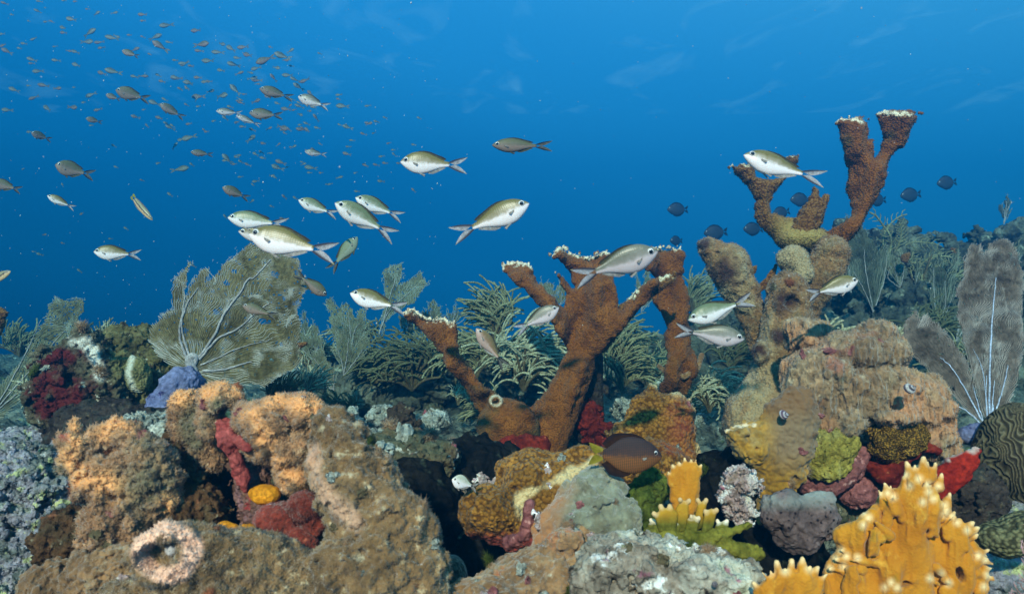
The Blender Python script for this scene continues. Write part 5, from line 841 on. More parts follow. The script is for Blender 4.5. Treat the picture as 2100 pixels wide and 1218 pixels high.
# ------------------------------------------------------------------ sea fans
fanM = [(372, 762), (352, 757), (318, 728), (305, 700), (307, 672), (330, 650), (355, 632), (363, 573), (400, 532), (390, 565), (384, 602), (400, 575), (418, 553), (434, 549), (430, 572), (457, 545), (512, 498), (560, 515), (613, 532), (613, 553), (624, 592), (600, 632), (607, 672), (599, 707), (609, 735), (591, 762), (556, 778), (528, 796), (489, 790), (434, 788), (405, 792), (392, 778)]
fan('sea_fan', 'large olive sea fan with pale branching veins standing on the lavender-blue sponge', 'sea fan', fanM, (388, 762), 1.74, FANW, FANV, sp=2.9, lw=.5, hole=.03, bend=lambda x, y: 0.16 * (x - 388) + 16 * np.sin((y - 640) / 70.0), arc=(-58, 190),
    veins=[([(385, 752), (370, 715), (366, 680), (376, 640), (384, 605)], 3.4), ([(388, 748), (374, 700), (372, 660), (388, 620), (410, 590)], 2.8), ([(398, 738), (432, 690), (455, 645), (490, 600), (507, 572), (520, 568), (552, 532)], 3.2), ([(402, 738), (440, 695), (480, 675), (520, 640), (545, 622)], 2.8), ([(408, 762), (450, 760), (490, 748), (505, 745)], 3.0), ([(404, 750), (440, 735), (480, 715), (540, 700)], 1.8), ([(388, 775), (402, 800), (412, 818)], 5), ([(390, 765), (383, 735), (395, 735), (388, 760)], 12)])
fanL = [(-20, 850), (-10, 800), (30, 750), (62, 680), (82, 632), (95, 612), (112, 618), (128, 608), (150, 614), (148, 632), (138, 650), (142, 668), (130, 680), (144, 695), (120, 720), (90, 750), (60, 790), (30, 830), (0, 860)]
fan('sea_fan', 'pale grey-green ragged sea fan leaning in from the left edge', 'sea fan', fanL, (-15, 850), 2.2, FANF, FANV, sp=3.6, lw=.55, hole=.15, veins=autoveins(fanL, (-15, 850), 3, 1.4, 1), bend=lambda x, y: .3 * x)
fanR1 = [(2020, 872), (1990, 850), (1965, 810), (1930, 780), (1905, 750), (1875, 720), (1868, 690), (1872, 660), (1890, 640), (1895, 636), (1905, 655), (1915, 642), (1935, 665), (1955, 690), (1975, 712), (1990, 745), (2005, 800), (2018, 850)]
fan('sea_fan', 'shorter leaning lobe of grey-brown sea fan at the right, left of the tall one', 'sea fan', fanR1, (2022, 880), 1.55, FANG, FANB, sp=2.6, lw=.45, hole=.03, pale=.0, veins=[([(2022, 880), (2008, 850), (1985, 800), (1960, 755), (1940, 735)], 2.2), ([(2015, 872), (1985, 842), (1960, 830)], 2), ([(2018, 868), (2005, 820), (1998, 790)], 1.5)], bend=lambda x, y: -.25 * (x - 2022))
fanR2 = [(2025, 880), (2008, 830), (1990, 770), (1974, 720), (1956, 650), (1952, 600), (1966, 570), (1974, 525), (1984, 502), (2008, 500), (2015, 525), (2030, 500), (2045, 490), (2060, 484), (2075, 492), (2096, 515), (2112, 560), (2108, 640), (2110, 720), (2098, 780), (2076, 830), (2050, 865), (2035, 882)]
fan('sea_fan', 'tall grey-brown sea fan with bright blue-white base at the right edge', 'sea fan', fanR2, (2030, 885), 1.58, FANG, FANB, sp=2.6, lw=.45, hole=.02, pale=.0, veins=[([(2030, 885), (2028, 820), (2030, 740), (2036, 640), (2044, 570)], 2.6), ([(2034, 885), (2045, 840), (2062, 790), (2072, 750)], 2.2), ([(2030, 880), (2036, 820), (2040, 780)], 2), ([(2028, 880), (2020, 830), (2022, 770)], 1.8), ([(2026, 870), (2012, 760), (1990, 715)], 1.2), ([(2030, 890), (2034, 860), (2036, 830)], 6)], bend=lambda x, y: .2 * (x - 2030))
fanC = [(2120, 1260), (2040, 1235), (2050, 1200), (2078, 1160), (2082, 1120), (2092, 1090), (2100, 1070), (2130, 1060), (2140, 1240)]
fan('sea_fan', 'pinkish purple sea fan corner with open mesh at the bottom right', 'sea fan', fanC, (2150, 1290), .9, FANP, FANP, sp=5.5, lw=.9, hole=.9, sheet=False, arc=(85, 170), veins=[])
fanB = [(778, 690), (787, 640), (785, 600), (785, 557), (800, 545), (825, 538), (829, 555), (823, 580), (835, 573), (850, 560), (865, 552), (868, 570), (877, 582), (862, 602), (858, 615), (838, 627), (815, 640), (798, 655)]
fan('sea_fan', 'pale grey-green leafy sea fan standing above the others in the left middle distance', 'sea fan', fanB, (774, 728), 3.2, FANF, FANV, sp=3.2, lw=.6, hole=.06, veins=[([(774, 728), (778, 690), (790, 650), (800, 610), (812, 570)], 2.0), ([(782, 670), (805, 630), (840, 600)], 1.2)])
BGF = [(722, 735, 100, 140, -8, 3.0, 'broad dark-stemmed sea fan left of the leafy one'), (705, 770, 95, 110, 12, 2.7, 'grey-green sea fan in front of the broad one, behind the pale rubble'), (650, 745, 75, 95, -14, 2.9, 'round teal sea fan peeping out right of the big olive fan'), (630, 700, 60, 60, -10, 3.6, 'small pale sea fan beyond the edge of the big olive fan'), (685, 800, 90, 110, -30, 2.5, 'drooping dim sea fan low beside the big olive fan'), (880, 680, 80, 70, 12, 3.6, 'rounded pale sea fan behind the leaning elkhorn branch'), (925, 670, 50, 50, 22, 4.2, 'small faint sea fan right of the leaning elkhorn branch'), (835, 700, 70, 80, 15, 3.4, 'faint sea fan just left of the leaning elkhorn branch'),
       (1130, 650, 70, 95, 4, 2.9, 'greenish sea fan showing between the arms of the central elkhorn'), (1450, 640, 50, 95, -6, 4.4, 'faint blue sea fan left of the fuzzy stump'), (1490, 640, 50, 80, 8, 4.6, 'fainter blue sea fan under the fuzzy stump'), (1315, 640, 70, 100, 10, 4.0, 'dim sea fan seen through the arch of the central elkhorn'),
       (1790, 640, 120, 210, -10, 3.3, 'wide dark sea fan against the right-hand elkhorn'), (1845, 590, 46, 90, -16, 3.4, 'narrow pale sea fan with paler edges in the right background'), (1920, 690, 85, 200, 6, 3.2, 'tall pointed sea fan behind the two-lobed one'), (1960, 700, 60, 120, 12, 3.1, 'short olive sea fan touching the two-lobed one'), (2075, 560, 50, 60, 10, 3.6, 'small faint sea fan at the far right edge'), (2058, 460, 34, 60, 4, 4.6, 'tiny faint sea fan alone in the water at far right'), (1880, 620, 70, 110, 20, 3.5, 'ragged sea fan in the middle of the right background'), (1745, 600, 60, 100, -30, 3.1, 'thin sea fan leaning behind the right elkhorn foot')]
for i, (bx, by, w_, h_, tl, D, lab) in enumerate(BGF):
    pl = fanpoly(bx, by, w_, h_, tl, i + 3, 3 + i % 4); fan('sea_fan', lab, 'sea fan', pl, (bx, by), D, FAND if bx > 1700 and i != 13 else FANF, FANV, sp=3.4, lw=.5, hole=.1, veins=autoveins(pl, (bx, by), 3, 1.2, i), group='background sea fans', dd=0)

# ------------------------------------------------------------------ bushy gorgonians
BU = [(1015, 700, 2.7, 90, 115, 60, 3.2, ROD, -.1, 1.0, 1.0, 'tall feathery bush gorgonian left of the central elkhorn'), (1075, 800, 2.6, 190, 150, 120, 4.0, RODP, .3, 1.6, 1.0, 'wide pale finger gorgonian drooping behind the central elkhorn'), (975, 780, 2.7, 120, 120, 60, 3.6, ROD, -.2, 1.5, 1.0, 'shaggy green gorgonian just right of the leaning elkhorn branch'),
      (845, 800, 2.75, 170, 130, 100, 3.2, RODD, -.6, 1.5, 1.0, 'dark olive gorgonian with long drooping fingers left of the leaning branch'), (770, 790, 2.8, 110, 90, 50, 2.8, RODD, -.9, 1.2, 1.0, 'low dark gorgonian sweeping leftward below the leafy sea fan'), (1170, 900, 2.4, 60, 120, 50, 2.6, RODP, -.2, .8, 1.0, 'pale feathery gorgonian peeping out between the elkhorn trunk and its rear stem'), (1275, 800, 2.9, 90, 130, 60, 3.0, ROD, .5, 1.0, 1.0, 'green finger gorgonian right of the elkhorn trunk'), (1330, 800, 3.4, 80, 110, 40, 2.6, ROD, .2, .9, 1.0, 'dim gorgonian seen through the elkhorn arch'),
      (1455, 845, 2.4, 95, 110, 55, 3.0, RODP, .5, 1.9, 1.0, 'pale curly gorgonian beside the ring-collared branch'), (1700, 715, 1.9, 70, 60, 30, 4.2, RODP, .8, .9, 1.0, 'short stubby pale gorgonian behind the left of the tan mound'), (1840, 720, 1.75, 70, 60, 26, 4.0, RODP, .7, .8, 1.0, 'stubby pale gorgonian behind the knob of the tan mound'), (575, 830, 2.0, 80, 70, 50, 2.4, RODD, .1, .5, 1.0, 'dark green spiky gorgonian under the lower edge of the big olive fan'), (632, 830, 2.2, 40, 90, 40, 2.6, RODP, .1, .6, 1.0, 'thin mint gorgonian right of the arched coral lobes'),
      (1000, 870, 2.5, 90, 80, 50, 2.4, ROD, -.8, 1.2, 1.0, 'grey feathery gorgonian beneath the leaning branch'), (90, 840, 2.1, 50, 90, 40, 2.8, RODP, -.2, .8, 1.0, 'pale green tuft of gorgonian left of the maroon rock'), (1420, 640, 3.6, 70, 80, 40, 2.6, ROD, 0, .8, 1.0, 'distant rounded gorgonian behind the straight elkhorn branch'), (230, 700, 2.3, 90, 40, 60, 1.6, RODP, .2, .6, 1.0, 'fine pale fuzz-like gorgonian on top of the left rock'),
      (40, 730, 3.8, 130, 70, 60, 2.4, ROD, .1, .9, 1.0, 'dim low gorgonian behind the pale fan at the left edge'), (190, 715, 3.6, 120, 50, 50, 2.2, RODD, .1, .9, 1.0, 'dim gorgonian in open sand behind the left rocks'), (690, 860, 2.3, 100, 60, 50, 2.4, RODD, -.3, 1.0, 1.0, 'low dark gorgonian among the pale rubble'), (900, 760, 3.0, 110, 110, 60, 2.6, ROD, .3, 1.2, 1.0, 'grey-green gorgonian behind the leaning elkhorn branch'), (740, 720, 3.4, 120, 70, 60, 2.4, ROD, -.2, 1.0, 1.0, 'hazy gorgonian at the foot of the leafy sea fan'),
      (1250, 720, 3.3, 110, 110, 60, 2.4, ROD, .2, 1.2, 1.0, 'hazy gorgonian right behind the elkhorn trunk'), (1500, 760, 3.1, 90, 90, 50, 2.4, RODD, .2, 1.2, 1.0, 'dark gorgonian behind the pair of fish near the thick dead stem'), (1400, 880, 2.6, 90, 90, 50, 2.4, ROD, .2, 1.2, 1.0, 'green gorgonian behind the upright golden shield'), (1900, 720, 2.8, 130, 100, 60, 2.6, RODD, .2, 1.2, 1.0, 'dark gorgonian between the tan mound and the tall fan'), (1960, 800, 2.4, 80, 110, 50, 2.4, ROD, -.2, 1.2, 1.0, 'olive gorgonian behind the shorter leaning fan lobe'), (640, 760, 3.0, 90, 80, 50, 2.2, RODP, .2, 1.0, 1.0, 'pale gorgonian tuft right of the big olive fan')]
for i, (px, py, D, w_, h_, n, th, m_, ln, dr, up, lab) in enumerate(BU):
    bush('bush_gorgonian', lab, 'soft coral', px, py, D, w_, h_, n, th, m_, STEMM, ln, dr, up, 'bushy gorgonians', i)
for i, (px, py, D, w_, h_, n, ln, lab) in enumerate([(1830, 610, 3.5, 70, 190, 7, .7, 'tall arching sea plume beside the right elkhorn'), (1885, 620, 3.5, 70, 140, 7, .6, 'shorter arching sea plume in the right background'), (1925, 640, 3.4, 80, 140, 8, .6, 'dense curled sea plume left of the tall pointed fan'), (940, 830, 2.6, 90, 70, 6, .8, 'thin white sea plume lying low beside the leaning branch'), (2060, 580, 3.7, 60, 110, 6, .3, 'faint sea plume above the tall right-hand fan'), (1170, 930, 2.3, 50, 110, 7, .2, 'bluish sea plume between the elkhorn trunk and rear stem')]):
    bush('sea_plume', lab, 'soft coral', px, py, D, w_, h_, n, 2.0, RODP if i in (3, 5) else ROD, STEMM, ln, 1.3, 1.0, 'sea plumes', i + 40, comb=18)

# ------------------------------------------------------------------ background reef
lump('reef_outcrop', 'dark rocky outcrop covered with corals in the right background', 'rock', [E(1790, 610, 3.9, 130, 130, 150), E(1720, 600, 3.9, 90, 120, 150), E(1930, 600, 3.9, 130, 90, 150), E(1850, 560, 3.9, 80, 70, 100), E(2080, 570, 3.9, 110, 90, 120), E(1800, 780, 3.4, 200, 140, 160), E(2050, 720, 3.4, 120, 160, 140)], BGROCK, 4, 20, warp=(30, .02, 4), disp=[(10, .05, 3, 'n')])
lump('boulder_coral', 'lumpy pale-edged coral head halfway up the right background outcrop', 'coral', [E(1880, 620, 3.3, 44, 36, 44), E(1850, 650, 3.3, 40, 24, 40)], BGROCK, 3, 10, warp=(10, .05, 3))
lump('boulder_coral', 'round lumpy coral head at the far right behind the tall fan', 'coral', [E(2062, 480, 3.7, 22, 20, 22), E(2085, 520, 3.7, 30, 36, 30)], BGROCK, 3, 10, warp=(6, .06, 3))
for (pts, D, lab) in (([(1840, 520), (1870, 512), (1872, 525), (1860, 545), (1848, 540)], 3.3, 'dark flat coral ledge among the right background fans'), ([(1945, 505), (1968, 508), (1962, 530), (1975, 545), (1985, 520), (1990, 535), (1978, 560), (1958, 550)], 3.6, 'small dark antler coral silhouetted left of the tall right fan'), ([(606, 700), (640, 697), (630, 712), (612, 722)], 2.2, 'dark pale-edged coral shelf right of the big olive fan')):
    lump('coral_plate', lab, 'coral', [PL(pts, D, 7, .9, rag=2)], ELK2, 2.4, 4)
lump('reef_outcrop', 'dim rocky rise with corals behind the pale rubble, left middle distance', 'rock', [E(800, 800, 3.1, 170, 60, 160), E(700, 800, 3.1, 90, 60, 120), E(930, 790, 3.3, 130, 70, 150), E(1100, 780, 3.4, 160, 70, 150)], BGROCK, 4, 20, warp=(22, .025, 3), disp=[(8, .06, 3, 'n')])
lump('reef_outcrop', 'dim rock ridge beyond the straight elkhorn branch', 'rock', [E(1350, 790, 3.8, 170, 90, 150), E(1480, 740, 3.9, 110, 110, 150)], BGROCK, 4, 20, warp=(22, .025, 3), disp=[(8, .06, 3, 'n')])
# scattered small stones on the middle ground
protoV = []
for s in range(4):
    V, Q = sdf_mesh([E(1050, 609, 2.5, 16, 12, 15, 20 * s), E(1060, 613, 2.5, 10, 9, 11)], 2.6, 6, warp=(6, .1, 3)); V = V - V.mean(0); me = mesh_from(V, [Q], name='pebble'); me.materials.append([PALEROCK, BROWNROCK, ROCKC, PALEROCK][s]); protoV.append(me)
r_ = np.random.default_rng(3)
for i in range(46):
    px, py = r_.uniform(640, 1480), r_.uniform(800, 905); D = float(np.clip(.47 * FP / (py - 609), 1.9, 3.6)); o = bpy.data.objects.new('stone', protoV[i % 4]); COL.objects.link(o)
    x = (px - CX) / FP * D; o.location = (x, D, float(seabed_z(np.array([x]), np.array([D]))[0]) + .006); o.rotation_euler = tuple(r_.uniform(0, 6.28, 3)); o.scale = (float(r_.uniform(.6, 1.9)),) * 3
    tag(o, ['small pale stone on the dim rubble floor behind the foreground rocks', 'small brown stone on the dim rubble floor behind the foreground rocks', 'small crusted stone on the dim rubble floor behind the foreground rocks', 'small pale stone on the dim rubble floor behind the foreground rocks'][i % 4], 'stone', 'loose stones on the seabed')

# ------------------------------------------------------------------ small growths on the corals and rocks
def growth(kind, s):
    V, Q = sdf_mesh([E(1050, 609, 1.0, 15, 11, 13, 20 * s)] + [E(1050 + RNG.normal(0, 9), 609 + RNG.normal(0, 7), 1.0, RNG.uniform(4, 9), RNG.uniform(4, 8), dd=RNG.normal(0, 7)) for _ in range(6)], 1.8, 4, warp=(6, .12, 3)); V = V - V.mean(0); T = []; mk = None
    if kind == 'algae_tuft': V = V * .6; V, Q, T, mk = spikes(V, Q, 420, .012, .0007, jit=.9)
    else: V[:, 2] *= .55
    return mesh_from(V, [Q, T], mk, name=kind)
GM = {'algae_tuft': [GREENALG, TURF, mat('rusty_turf', [(.20, .06, .03), (.34, .13, .06)], 40, masks=(None, None, (.5, .2, .1)))], 'crust_patch': [PALEROCK, PINK, PINKROCK, ROCKC]}; GP = []
for kd, ml in GM.items():
    for s, m_ in enumerate(ml): me = growth(kd, s); me.materials.append(m_); GP.append((kd, m_.name, me))
WORD = {'green_algae': 'green', 'brown_turf': 'brown', 'rusty_turf': 'rusty red', 'pale_rock': 'pale', 'pink_crust': 'pink', 'pink_white_rock': 'whitish pink', 'crusted_rock': 'brown'}
def overgrow(o, where, n, kinds, smin, smax, up=-.2):
    me = o.data; co_ = np.empty(len(me.vertices) * 3, np.float32); me.vertices.foreach_get('co', co_); nn = np.empty_like(co_); me.vertices.foreach_get('normal', nn); co_, nn = co_.reshape(-1, 3), nn.reshape(-1, 3)
    ok = np.nonzero((nn[:, 1] < .1) & (nn[:, 2] > up))[0]
    for i in r_.choice(ok, n):
        kd, mn, me2 = GP[kinds[int(r_.integers(len(kinds)))]]; g = bpy.data.objects.new(kd, me2); COL.objects.link(g); s = float(r_.uniform(smin, smax)) * (co_[i][1] + o.location[1])
        nv = Vector(nn[i]); g.matrix_basis = Matrix.Translation(Vector(co_[i]) + o.location - nv * .002) @ nv.to_track_quat('Z', 'Y').to_matrix().to_4x4() @ Matrix.Rotation(r_.uniform(0, 6.28), 4, 'Z') @ Matrix.Diagonal((s, s * float(r_.uniform(.6, 1.2)), s, 1))
        tag(g, 'small %s %s growing on the %s' % (WORD[mn], kd.replace('_', ' '), where), 'algae' if kd == 'algae_tuft' else 'crust', 'small growths on the reef')
byl = {o.get('label', ''): o for o in COL.objects if o.type == 'MESH' and o.parent is None}
def host(s): return next(o for l, o in byl.items() if s in l)
for key, where, n, kinds, a_, b_ in [('tan lobed coral with fuzzy', 'leftmost lobed tan coral', 14, [1, 2, 4, 6], .4, .9), ('tan fuzzy coral with an arch', 'arched fuzzy coral', 12, [1, 2, 4, 5], .4, .8), ('big smooth olive-brown', 'big olive hump', 20, [1, 2, 3, 5, 6], .4, 1.0), ('fat olive tube', 'olive tube', 12, [1, 2, 5, 6], .4, .9), ('broad tan wrinkled', 'tan wrinkled mound', 16, [1, 2, 4, 6], .35, .8), ('dark red and brown encrusted rock', 'dark red wall rock', 26, [0, 1, 2, 3, 4, 5], .5, 1.4),
        ('smooth grey-green algae-covered', 'grey-green boulder', 9, [1, 4, 5], .4, .9), ('orange-brown turf slope', 'turf slope', 14, [0, 2, 3, 4, 5], .5, 1.1), ('white and pink crusted rock along', 'white and pink bottom rock', 12, [0, 1, 4, 6], .4, 1.0), ('golden-brown polyp', 'golden coral shelf', 7, [3, 4, 5], .35, .7), ('upright golden shield', 'golden shield coral', 6, [3, 4, 1], .35, .8), ('thick upright brown stem', 'thick dead stem', 10, [1, 2, 6], .35, .7),
        ('brown turf-covered rock joining', 'brown joining rock', 16, [0, 2, 3, 4, 6], .5, 1.2), ('purple-brown crusted rock between', 'purple-brown filler rock', 14, [2, 3, 4, 5], .5, 1.2), ('grey-green rock with pinkish', 'grey-green rock by the rubble', 16, [0, 1, 3, 4], .5, 1.2), ('black shaded rock', 'black rock of the hollow', 10, [1, 6, 5], .6, 1.3), ('mustard coral sheet', 'mustard coral sheet', 7, [1, 4, 5], .35, .8), ('pale green and lavender', 'lavender corner rock', 12, [0, 2, 3], .5, 1.1), ('maroon and brown', 'maroon rock', 10, [0, 1, 3], .4, .9), ('dark shaded boulder', 'dark boulder beside the grey sponge', 8, [0, 1, 6, 4], .5, 1.2)]:
    overgrow(host(key), where, n, kinds, a_, b_)

# ------------------------------------------------------------------ snails
def snail(label, px, py, D, size, m, rot):
    u = D / FP; n, M = 66, 12; t = np.linspace(0, 1, n); a = t * 2.6 * 2 * math.pi; rr = size * (1 - t) ** 1.15 * .62; V = []; mk = []
    for i in range(n):
        c = np.array([math.cos(a[i]) * rr[i] * .72, math.sin(a[i]) * rr[i] * .72, t[i] * size * 1.35]); tr = rr[i] * .74 + .3
        for k in range(M):
            th = 2 * math.pi * k / M; V.append(c + tr * np.array([math.cos(th) * math.cos(a[i]), math.cos(th) * math.sin(a[i]), math.sin(th)])); mk.append((1.0 if k % 3 == 0 else 0, 0, 0))
    i = np.arange(n - 1)[:, None] * M; j = np.arange(M)[None]; j2 = (j + 1) % M; Q = np.stack([i + j, i + M + j, i + M + j2, i + j2], -1).reshape(-1, 4)
    V = np.array(V) * u; rm = np.array(Matrix.Rotation(R(rot[0]), 3, 'X') @ Matrix.Rotation(R(rot[1]), 3, 'Y')); V = V @ rm.T + P(px, py, D)
    return tag(obj('snail', V, [Q], m, mask=np.array(mk, np.float32)), label, 'snail')
snail('dark-and-white striped snail shell on top of the tan mound', 1862, 800, 1.37, 17, SHELLM, (60, 20))
snail('small dark purple and white shell left of the yellow sponge', 1604, 852, 1.33, 14, mat('purple_shell', [(.10, .06, .09), (.16, .10, .14)], 60, masks=((.62, .6, .58),), rough=.4), (70, 30))
snail('tiny glossy round snail on the pale crusted rock at the bottom', 1465, 1198, .92, 8, mat('grey_shell', [(.12, .11, .12), (.25, .22, .22)], 60, masks=((.05, .04, .05),), rough=.25), (80, 0))

# ------------------------------------------------------------------ fish near the camera
F = [
 ('chromis', 'bright', (510, 480), (692, 522), .98, 0, 1.08, 0, .15, 'largest olive-backed silver fish, in front of the big sea fan'),
 ('chromis', 'green', (467, 446), (592, 462), 1.35, 10, 1.0, 0, .15, 'silver fish half hidden just above the largest fish'),
 ('chromis', 'bright', (489, 474), (610, 498), 1.45, 10, .9, 0, 0, 'fish showing only its pale face behind the largest fish'),
 ('chromis', 'dull', (456, 384), (511, 408), 2.0, 18, 1.15, 0, 0, 'small dull fish swimming alone above the half hidden pair'),
 ('chromis', 'green', (612, 410), (692, 442), 1.6, 16, 1.0, 0, .3, 'silver fish just left of the overlapping pair'),
 ('chromis', 'green', (687, 416), (810, 484), 1.25, 22, .98, 0, .3, 'front fish of the overlapping pair, back turned grey-green'),
 ('chromis', 'green', (729, 405), (824, 447), 1.5, 14, .95, 0, .3, 'rear fish of the overlapping pair'),
 ('chromis', 'bright', (821, 332), (957, 340), 1.2, 6, 1.0, 0, 0, 'silver fish with yellow tail tips facing left in the upper middle'),
 ('chromis', 'dull', (1009, 298), (1132, 300), 1.35, 0, .8, 0, 0, 'slim dusky fish highest in the middle open water'),
 ('chromis', 'bright', (1085, 417), (928, 484), 1.1, 0, .94, 0, 0, 'bright white-bellied fish facing right with wide open tail in the middle water'),
 ('chromis', 'bright', (718, 601), (830, 637), 1.4, 10, 1.02, 0, .3, 'olive and cream fish in front of the leafy sea fan'),
 ('chromis', 'dull', (497, 626), (569, 650), 1.5, 10, .9, 0, .15, 'small fish passing in front of the big sea fan'),
 ('chromis', 'dull', (670, 606), (606, 560), 1.75, -14, 1.0, 0, 0, 'dull fish nosing down to the right at the edge of the big fan'),
 ('chromis', 'back', (733, 486), (676, 556), 1.7, -26, 1.0, -25, 0, 'green fish swimming away, seen from behind, right of the largest fish'),
 ('chromis', 'grey', (1146, 630), (1058, 678), 1.2, -6, 1.0, 0, -.3, 'pale lilac fish over the feathery bush gorgonian, facing right'),
 ('chromis', 'tan', (977, 673), (1036, 752), 1.55, 20, .95, 0, .3, 'orange-tan fish with nose up in front of the shaggy gorgonian'),
 ('chromis', 'grey', (1349, 515), (1176, 570), 1.02, 0, .98, 0, -.15, 'large grey-silver fish in front of the central elkhorn top'),
 ('chromis', 'bright', (1525, 318), (1684, 372), 1.12, 6, .98, 0, .15, 'silver fish crossing in front of the small paddles of the right elkhorn'),
 ('chromis', 'bright', (1760, 574), (1652, 606), 1.4, 6, 1.0, 0, -.15, 'bronze and silver fish beside the rounded brown fuzzy head'),
 ('chromis', 'green', (1411, 656), (1541, 614), 1.3, 6, .98, 0, .15, 'upper fish of the pair near the ring-collared branch, facing left'),
 ('chromis', 'grey', (1527, 695), (1384, 676), 1.22, 10, .92, 0, -.15, 'lower fish of the pair near the ring-collared branch, facing right'),
 ('chromis', 'bright', (192, 516), (289, 523), 1.65, 6, 1.02, 0, 0, 'silver fish alone in the water left of the big sea fan'),
 ('chromis', 'bright', (97, 401), (155, 428), 2.0, 10, 1.0, 0, .15, 'small silver fish in the left water below the dusky fish'),
 ('chromis', 'dull', (113, 338), (193, 362), 2.0, 30, 1.45, 0, .3, 'round dusky olive fish in the left water'),
 ('chromis', 'dull', (-18, 372), (46, 392), 2.0, 16, 1.3, 0, .3, 'dusky fish cut off by the left edge'),
 ('chromis', 'dull', (64, 272), (105, 288), 2.6, 14, 1.25, 0, .15, 'small dusky fish high at the left edge'),
 ('chromis', 'dull', (237, 185), (308, 206), 2.4, 20, 1.35, 0, .15, 'biggest brown fish of the distant school, nearest its left'),
 ('chromis', 'dull', (328, 213), (378, 244), 2.8, 22, 1.2, 0, .15, 'brown fish right below the biggest one of the distant school'),
 ('chromis', 'dull', (532, 182), (601, 202), 2.4, 8, 1.0, 0, 0, 'dark olive fish, upper of the three at the right of the distant school'),
 ('chromis', 'dull', (511, 232), (580, 238), 2.4, 8, 1.15, 0, 0, 'darkest round fish, lower of the three at the right of the distant school'),
 ('chromis', 'grey', (611, 198), (676, 222), 2.5, 10, 1.1, 0, .15, 'pale green fish, rightmost of the three in the distant school'),
 ('chromis', 'grey', (443, 228), (497, 233), 2.7, 4, .9, 0, 0, 'pale fish left of the darkest round fish'),
 ('chromis', 'grey', (484, 237), (534, 258), 2.9, 6, .8, 0, 0, 'thin pale fish tucked under the darkest round fish'),
 ('chromis', 'dull', (391, 312), (437, 318), 2.8, 6, 1.0, 0, 0, 'small brown fish below the distant school'),
 ('chromis', 'dull', (176, 243), (210, 252), 3.0, 10, 1.2, 0, 0, 'small brown fish below the biggest brown one'),
 ('chromis', 'dull', (217, 194), (248, 206), 3.2, 8, 1.2, 0, .15, 'dark fish half behind the nose of the biggest brown one'),
 ('chromis', 'grey', (625, 311), (670, 318), 3.0, 4, .9, 0, 0, 'pale olive fish at the lower right of the distant school'),
 ('chromis', 'dull', (250, 104), (286, 118), 3.0, 10, 1.2, 0, .15, 'dark fish in the upper part of the distant school'),
 ('chromis', 'white', (927, 982), (980, 1000), 1.2, 20, 1.6, 0, 0, 'tiny whitish young fish in the dark hollow of the reef'),
 ('deep', 'damsel', (1358, 936), (1210, 930), 1.12, 0, 1.02, 0, 0, 'dark brown fish with pale scale grid and yellow tail over the golden shield'),
 ('wrasse', 'wrasse', (313, 452), (262, 399), 1.7, 8, 1.1, 0, .3, 'slender striped yellow and black wrasse diving in the left water'),
 ('wrasse', 'wrasse', (22, 556), (-40, 590), 1.5, 0, 1.6, 0, 0, 'head of a yellowish wrasse poking in at the left edge'),
]
for (kd, lk, hd, tl, D, dy, hs, roll, bd, lab) in F:
    if kd == 'chromis': hs *= r_.uniform(.88, 1.0); roll += float(r_.normal(0, 7)); dy += float(r_.normal(4, 6))
    nm = {'chromis': 'reef_fish', 'deep': 'damselfish', 'wrasse': 'wrasse'}[kd]
    fish(nm, lab, 'fish', kd, lk, hd, tl, D, dy, hs, 1.0, roll, bd, group='reef fish near the camera' if kd == 'chromis' else None)
for (x, y, L, tilt, dy, lab) in [(1390, 430, 44, 0, 8, 'dark blue surgeonfish far off, left of all the others'), (1468, 477, 50, -4, 4, 'dark blue surgeonfish above the fuzzy stump'), (1387, 494, 26, 0, 16, 'small dark surgeonfish just above the central elkhorn top'), (1545, 470, 42, 0, 8, 'dark surgeonfish left of the stem of the right elkhorn'), (1602, 437, 38, -14, 10, 'dark surgeonfish half hidden behind the low branch of the right elkhorn'), (1642, 410, 44, 0, 6, 'dark surgeonfish between the two branches of the right elkhorn'), (1868, 400, 44, -6, 6, 'dark surgeonfish in open water right of the tall elkhorn branch'), (1942, 375, 42, -6, 6, 'rightmost dark surgeonfish in open water'), (1800, 410, 36, 0, 14, 'faint surgeonfish touching the tall elkhorn branch'), (1470, 560, 30, 0, 10, 'faint surgeonfish low behind the fuzzy stump')]:
    a = R(tilt); fish('surgeonfish', lab, 'fish', 'tang', 'tang', (x - L / 2 * math.cos(a), y - L / 2 * math.sin(a)), (x + L / 2 * math.cos(a), y + L / 2 * math.sin(a)), 5.0 if L > 30 else 5.6, dy, 1.08, 1, 0, 0, 'distant surgeonfish')

